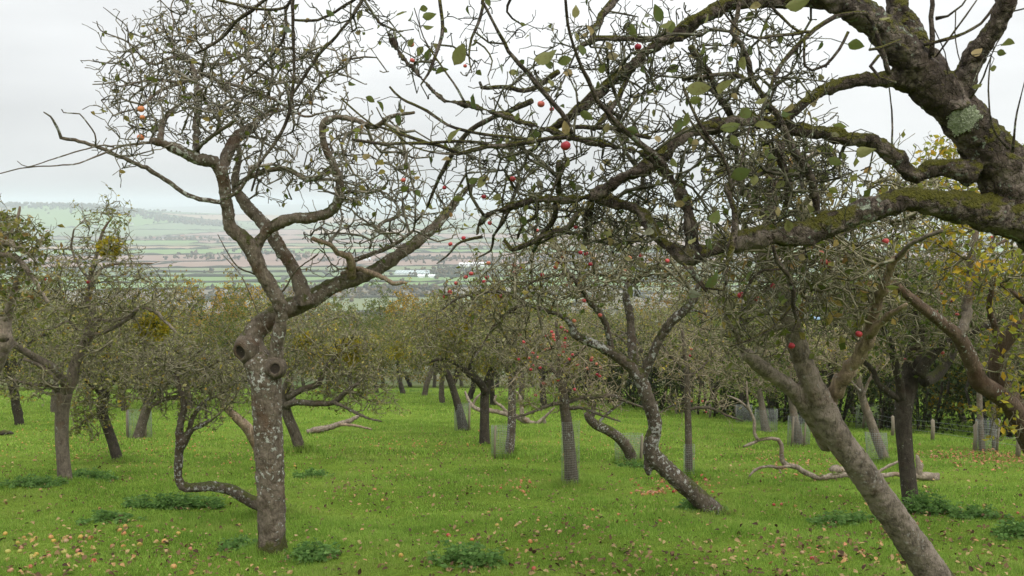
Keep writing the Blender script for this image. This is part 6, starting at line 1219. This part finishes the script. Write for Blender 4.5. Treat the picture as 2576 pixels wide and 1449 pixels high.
for (u, v, c) in [(745, 915, 'red'), (1625, 832, 'red'), (688, 917, 'red'), (355, 1265, 'pink'), (2530, 980, 'red'), (850, 928, 'yellow'), (2090, 940, 'orange'), (1190, 852, 'orange'), (2160, 790, 'pink'), (1500, 1100, 'orange')]:
    x, y = TD('22', u, v); windfall(x, y, c, hand3.get((u, v), f'{c} windfall apple in the grass at lower right'), g.uniform(.024, .03))
SV, SF, so = [], [], 0
CL = [(1300, 1218, 130, 16, 44, ('orange', 'red', 'orange', 'pink'), 'windfall apple in the drift left of the slim red apple tree', 1), (1700, 1215, 110, 18, 40, ('orange', 'pink', 'red'), 'windfall apple in the drift under the kinked trunk', 1), (1635, 1240, 36, 7, 22, ('pink', 'orange'), 'windfall apple in the tight row before the crooked tree', 1), (1010, 1115, 180, 24, 60, ('yellow', 'orange', 'yellow'), 'windfall apple in the drift on the open grass right of the log', 2), (2400, 1150, 170, 16, 60, ('pink', 'red', 'orange'), 'windfall apple among the red leaves by the hedge', 2), (180, 1110, 330, 60, 260, ('yellow', 'yellow', 'green', 'orange'), '', 3), (520, 1120, 200, 60, 120, ('yellow', 'orange'), '', 3), (1500, 1105, 260, 40, 120, ('orange', 'yellow'), '', 3), (2000, 1170, 160, 30, 80, ('pink', 'orange'), '', 3), (2120, 1385, 160, 26, 9, ('pink', 'orange', 'red'), 'windfall apple among leaves left of the leaning trunk', 1), (1420, 1310, 200, 30, 16, ('orange', 'pink', 'red'), 'windfall apple in the open middle foreground', 1)]
AV = {}
for (x, y, rx, ry, n, cols, lab, kind) in CL:
    for _ in range(n):
        u, v = g.normal(0, .55, 2); c = cols[g.integers(len(cols))]; X, Y = x + u * rx, y + v * ry
        if Y < 1000: continue
        if kind < 3 and count < 298: windfall(X, Y, c, c + ' ' + lab, g.uniform(.022, .031))
        else: AV.setdefault(c, []).append((X, Y))
for c, L in AV.items():
    q = Gv([a for a, _ in L], [b_ for _, b_ in L]); r = g.uniform(.015, .022, len(q)); base = np.array([v.co[:] for v in AW[c].vertices]); F0 = np.array([p_.vertices[:] for p_ in AW[c].polygons])
    V = (base[None] * r[:, None, None] + (q + np.column_stack([0 * r, 0 * r, r * .6]))[:, None, :]).reshape(-1, 3)
    o = structure('windfall_apples', mesh_np('windfall_apples', V, [(F0[None] + np.arange(len(q))[:, None, None] * len(base)).reshape(-1, 4)]), AW[c].materials[0], 'stuff')

# scrap of pale blue plastic caught on a twig
c = P(2050, 803, 8.6); V = []
for k in range(7):
    t = k / 6; V += [(t * .105 - .05, .012 * math.sin(5 * t), .03 - t * .035 + .016 + .008 * math.sin(9 * t)), (t * .105 - .05, .018 * math.cos(4 * t), .03 - t * .035 - .012 + .006 * math.cos(7 * t))]
o = link('plastic_scrap', mesh_np('plastic_scrap', np.array(V), [np.array([(2 * k, 2 * k + 1, 2 * k + 3, 2 * k + 2) for k in range(6)])]), plain('plastic_blue', (.3, .45, .62)), None); o.location = c
sd = o.modifiers.new('thick', 'SOLIDIFY'); sd.thickness = .003; tag(o, 'small scrap of pale blue plastic caught between the leaning trunk and dead limb', 'plastic scrap')

# ------------------------------------------------------------------ the air of the valley
xs, y0, y1, z0, z1 = 19500, -24, 22600, -124, 70
V = [(-xs, y0, z0), (xs, y0, z0), (xs, y1, z0), (-xs, y1, z0), (-xs, y0, z1), (xs, y0, z1), (xs, y1, z1), (-xs, y1, z1)]
m, nt, o = new_mat('haze_air')
pv = nt.nodes.new('ShaderNodeVolumePrincipled'); pv.inputs['Color'].default_value = (0.78, 0.86, 0.92, 1); pv.inputs['Density'].default_value = 0.000185
pv.inputs['Anisotropy'].default_value = 0.0
nt.links.new(pv.outputs[0], o.inputs['Volume'])
structure('haze', mesh_np('haze', V, [np.array([(0, 3, 2, 1), (4, 5, 6, 7), (0, 1, 5, 4), (1, 2, 6, 5), (2, 3, 7, 6), (3, 0, 4, 7)])], False), m, 'stuff')
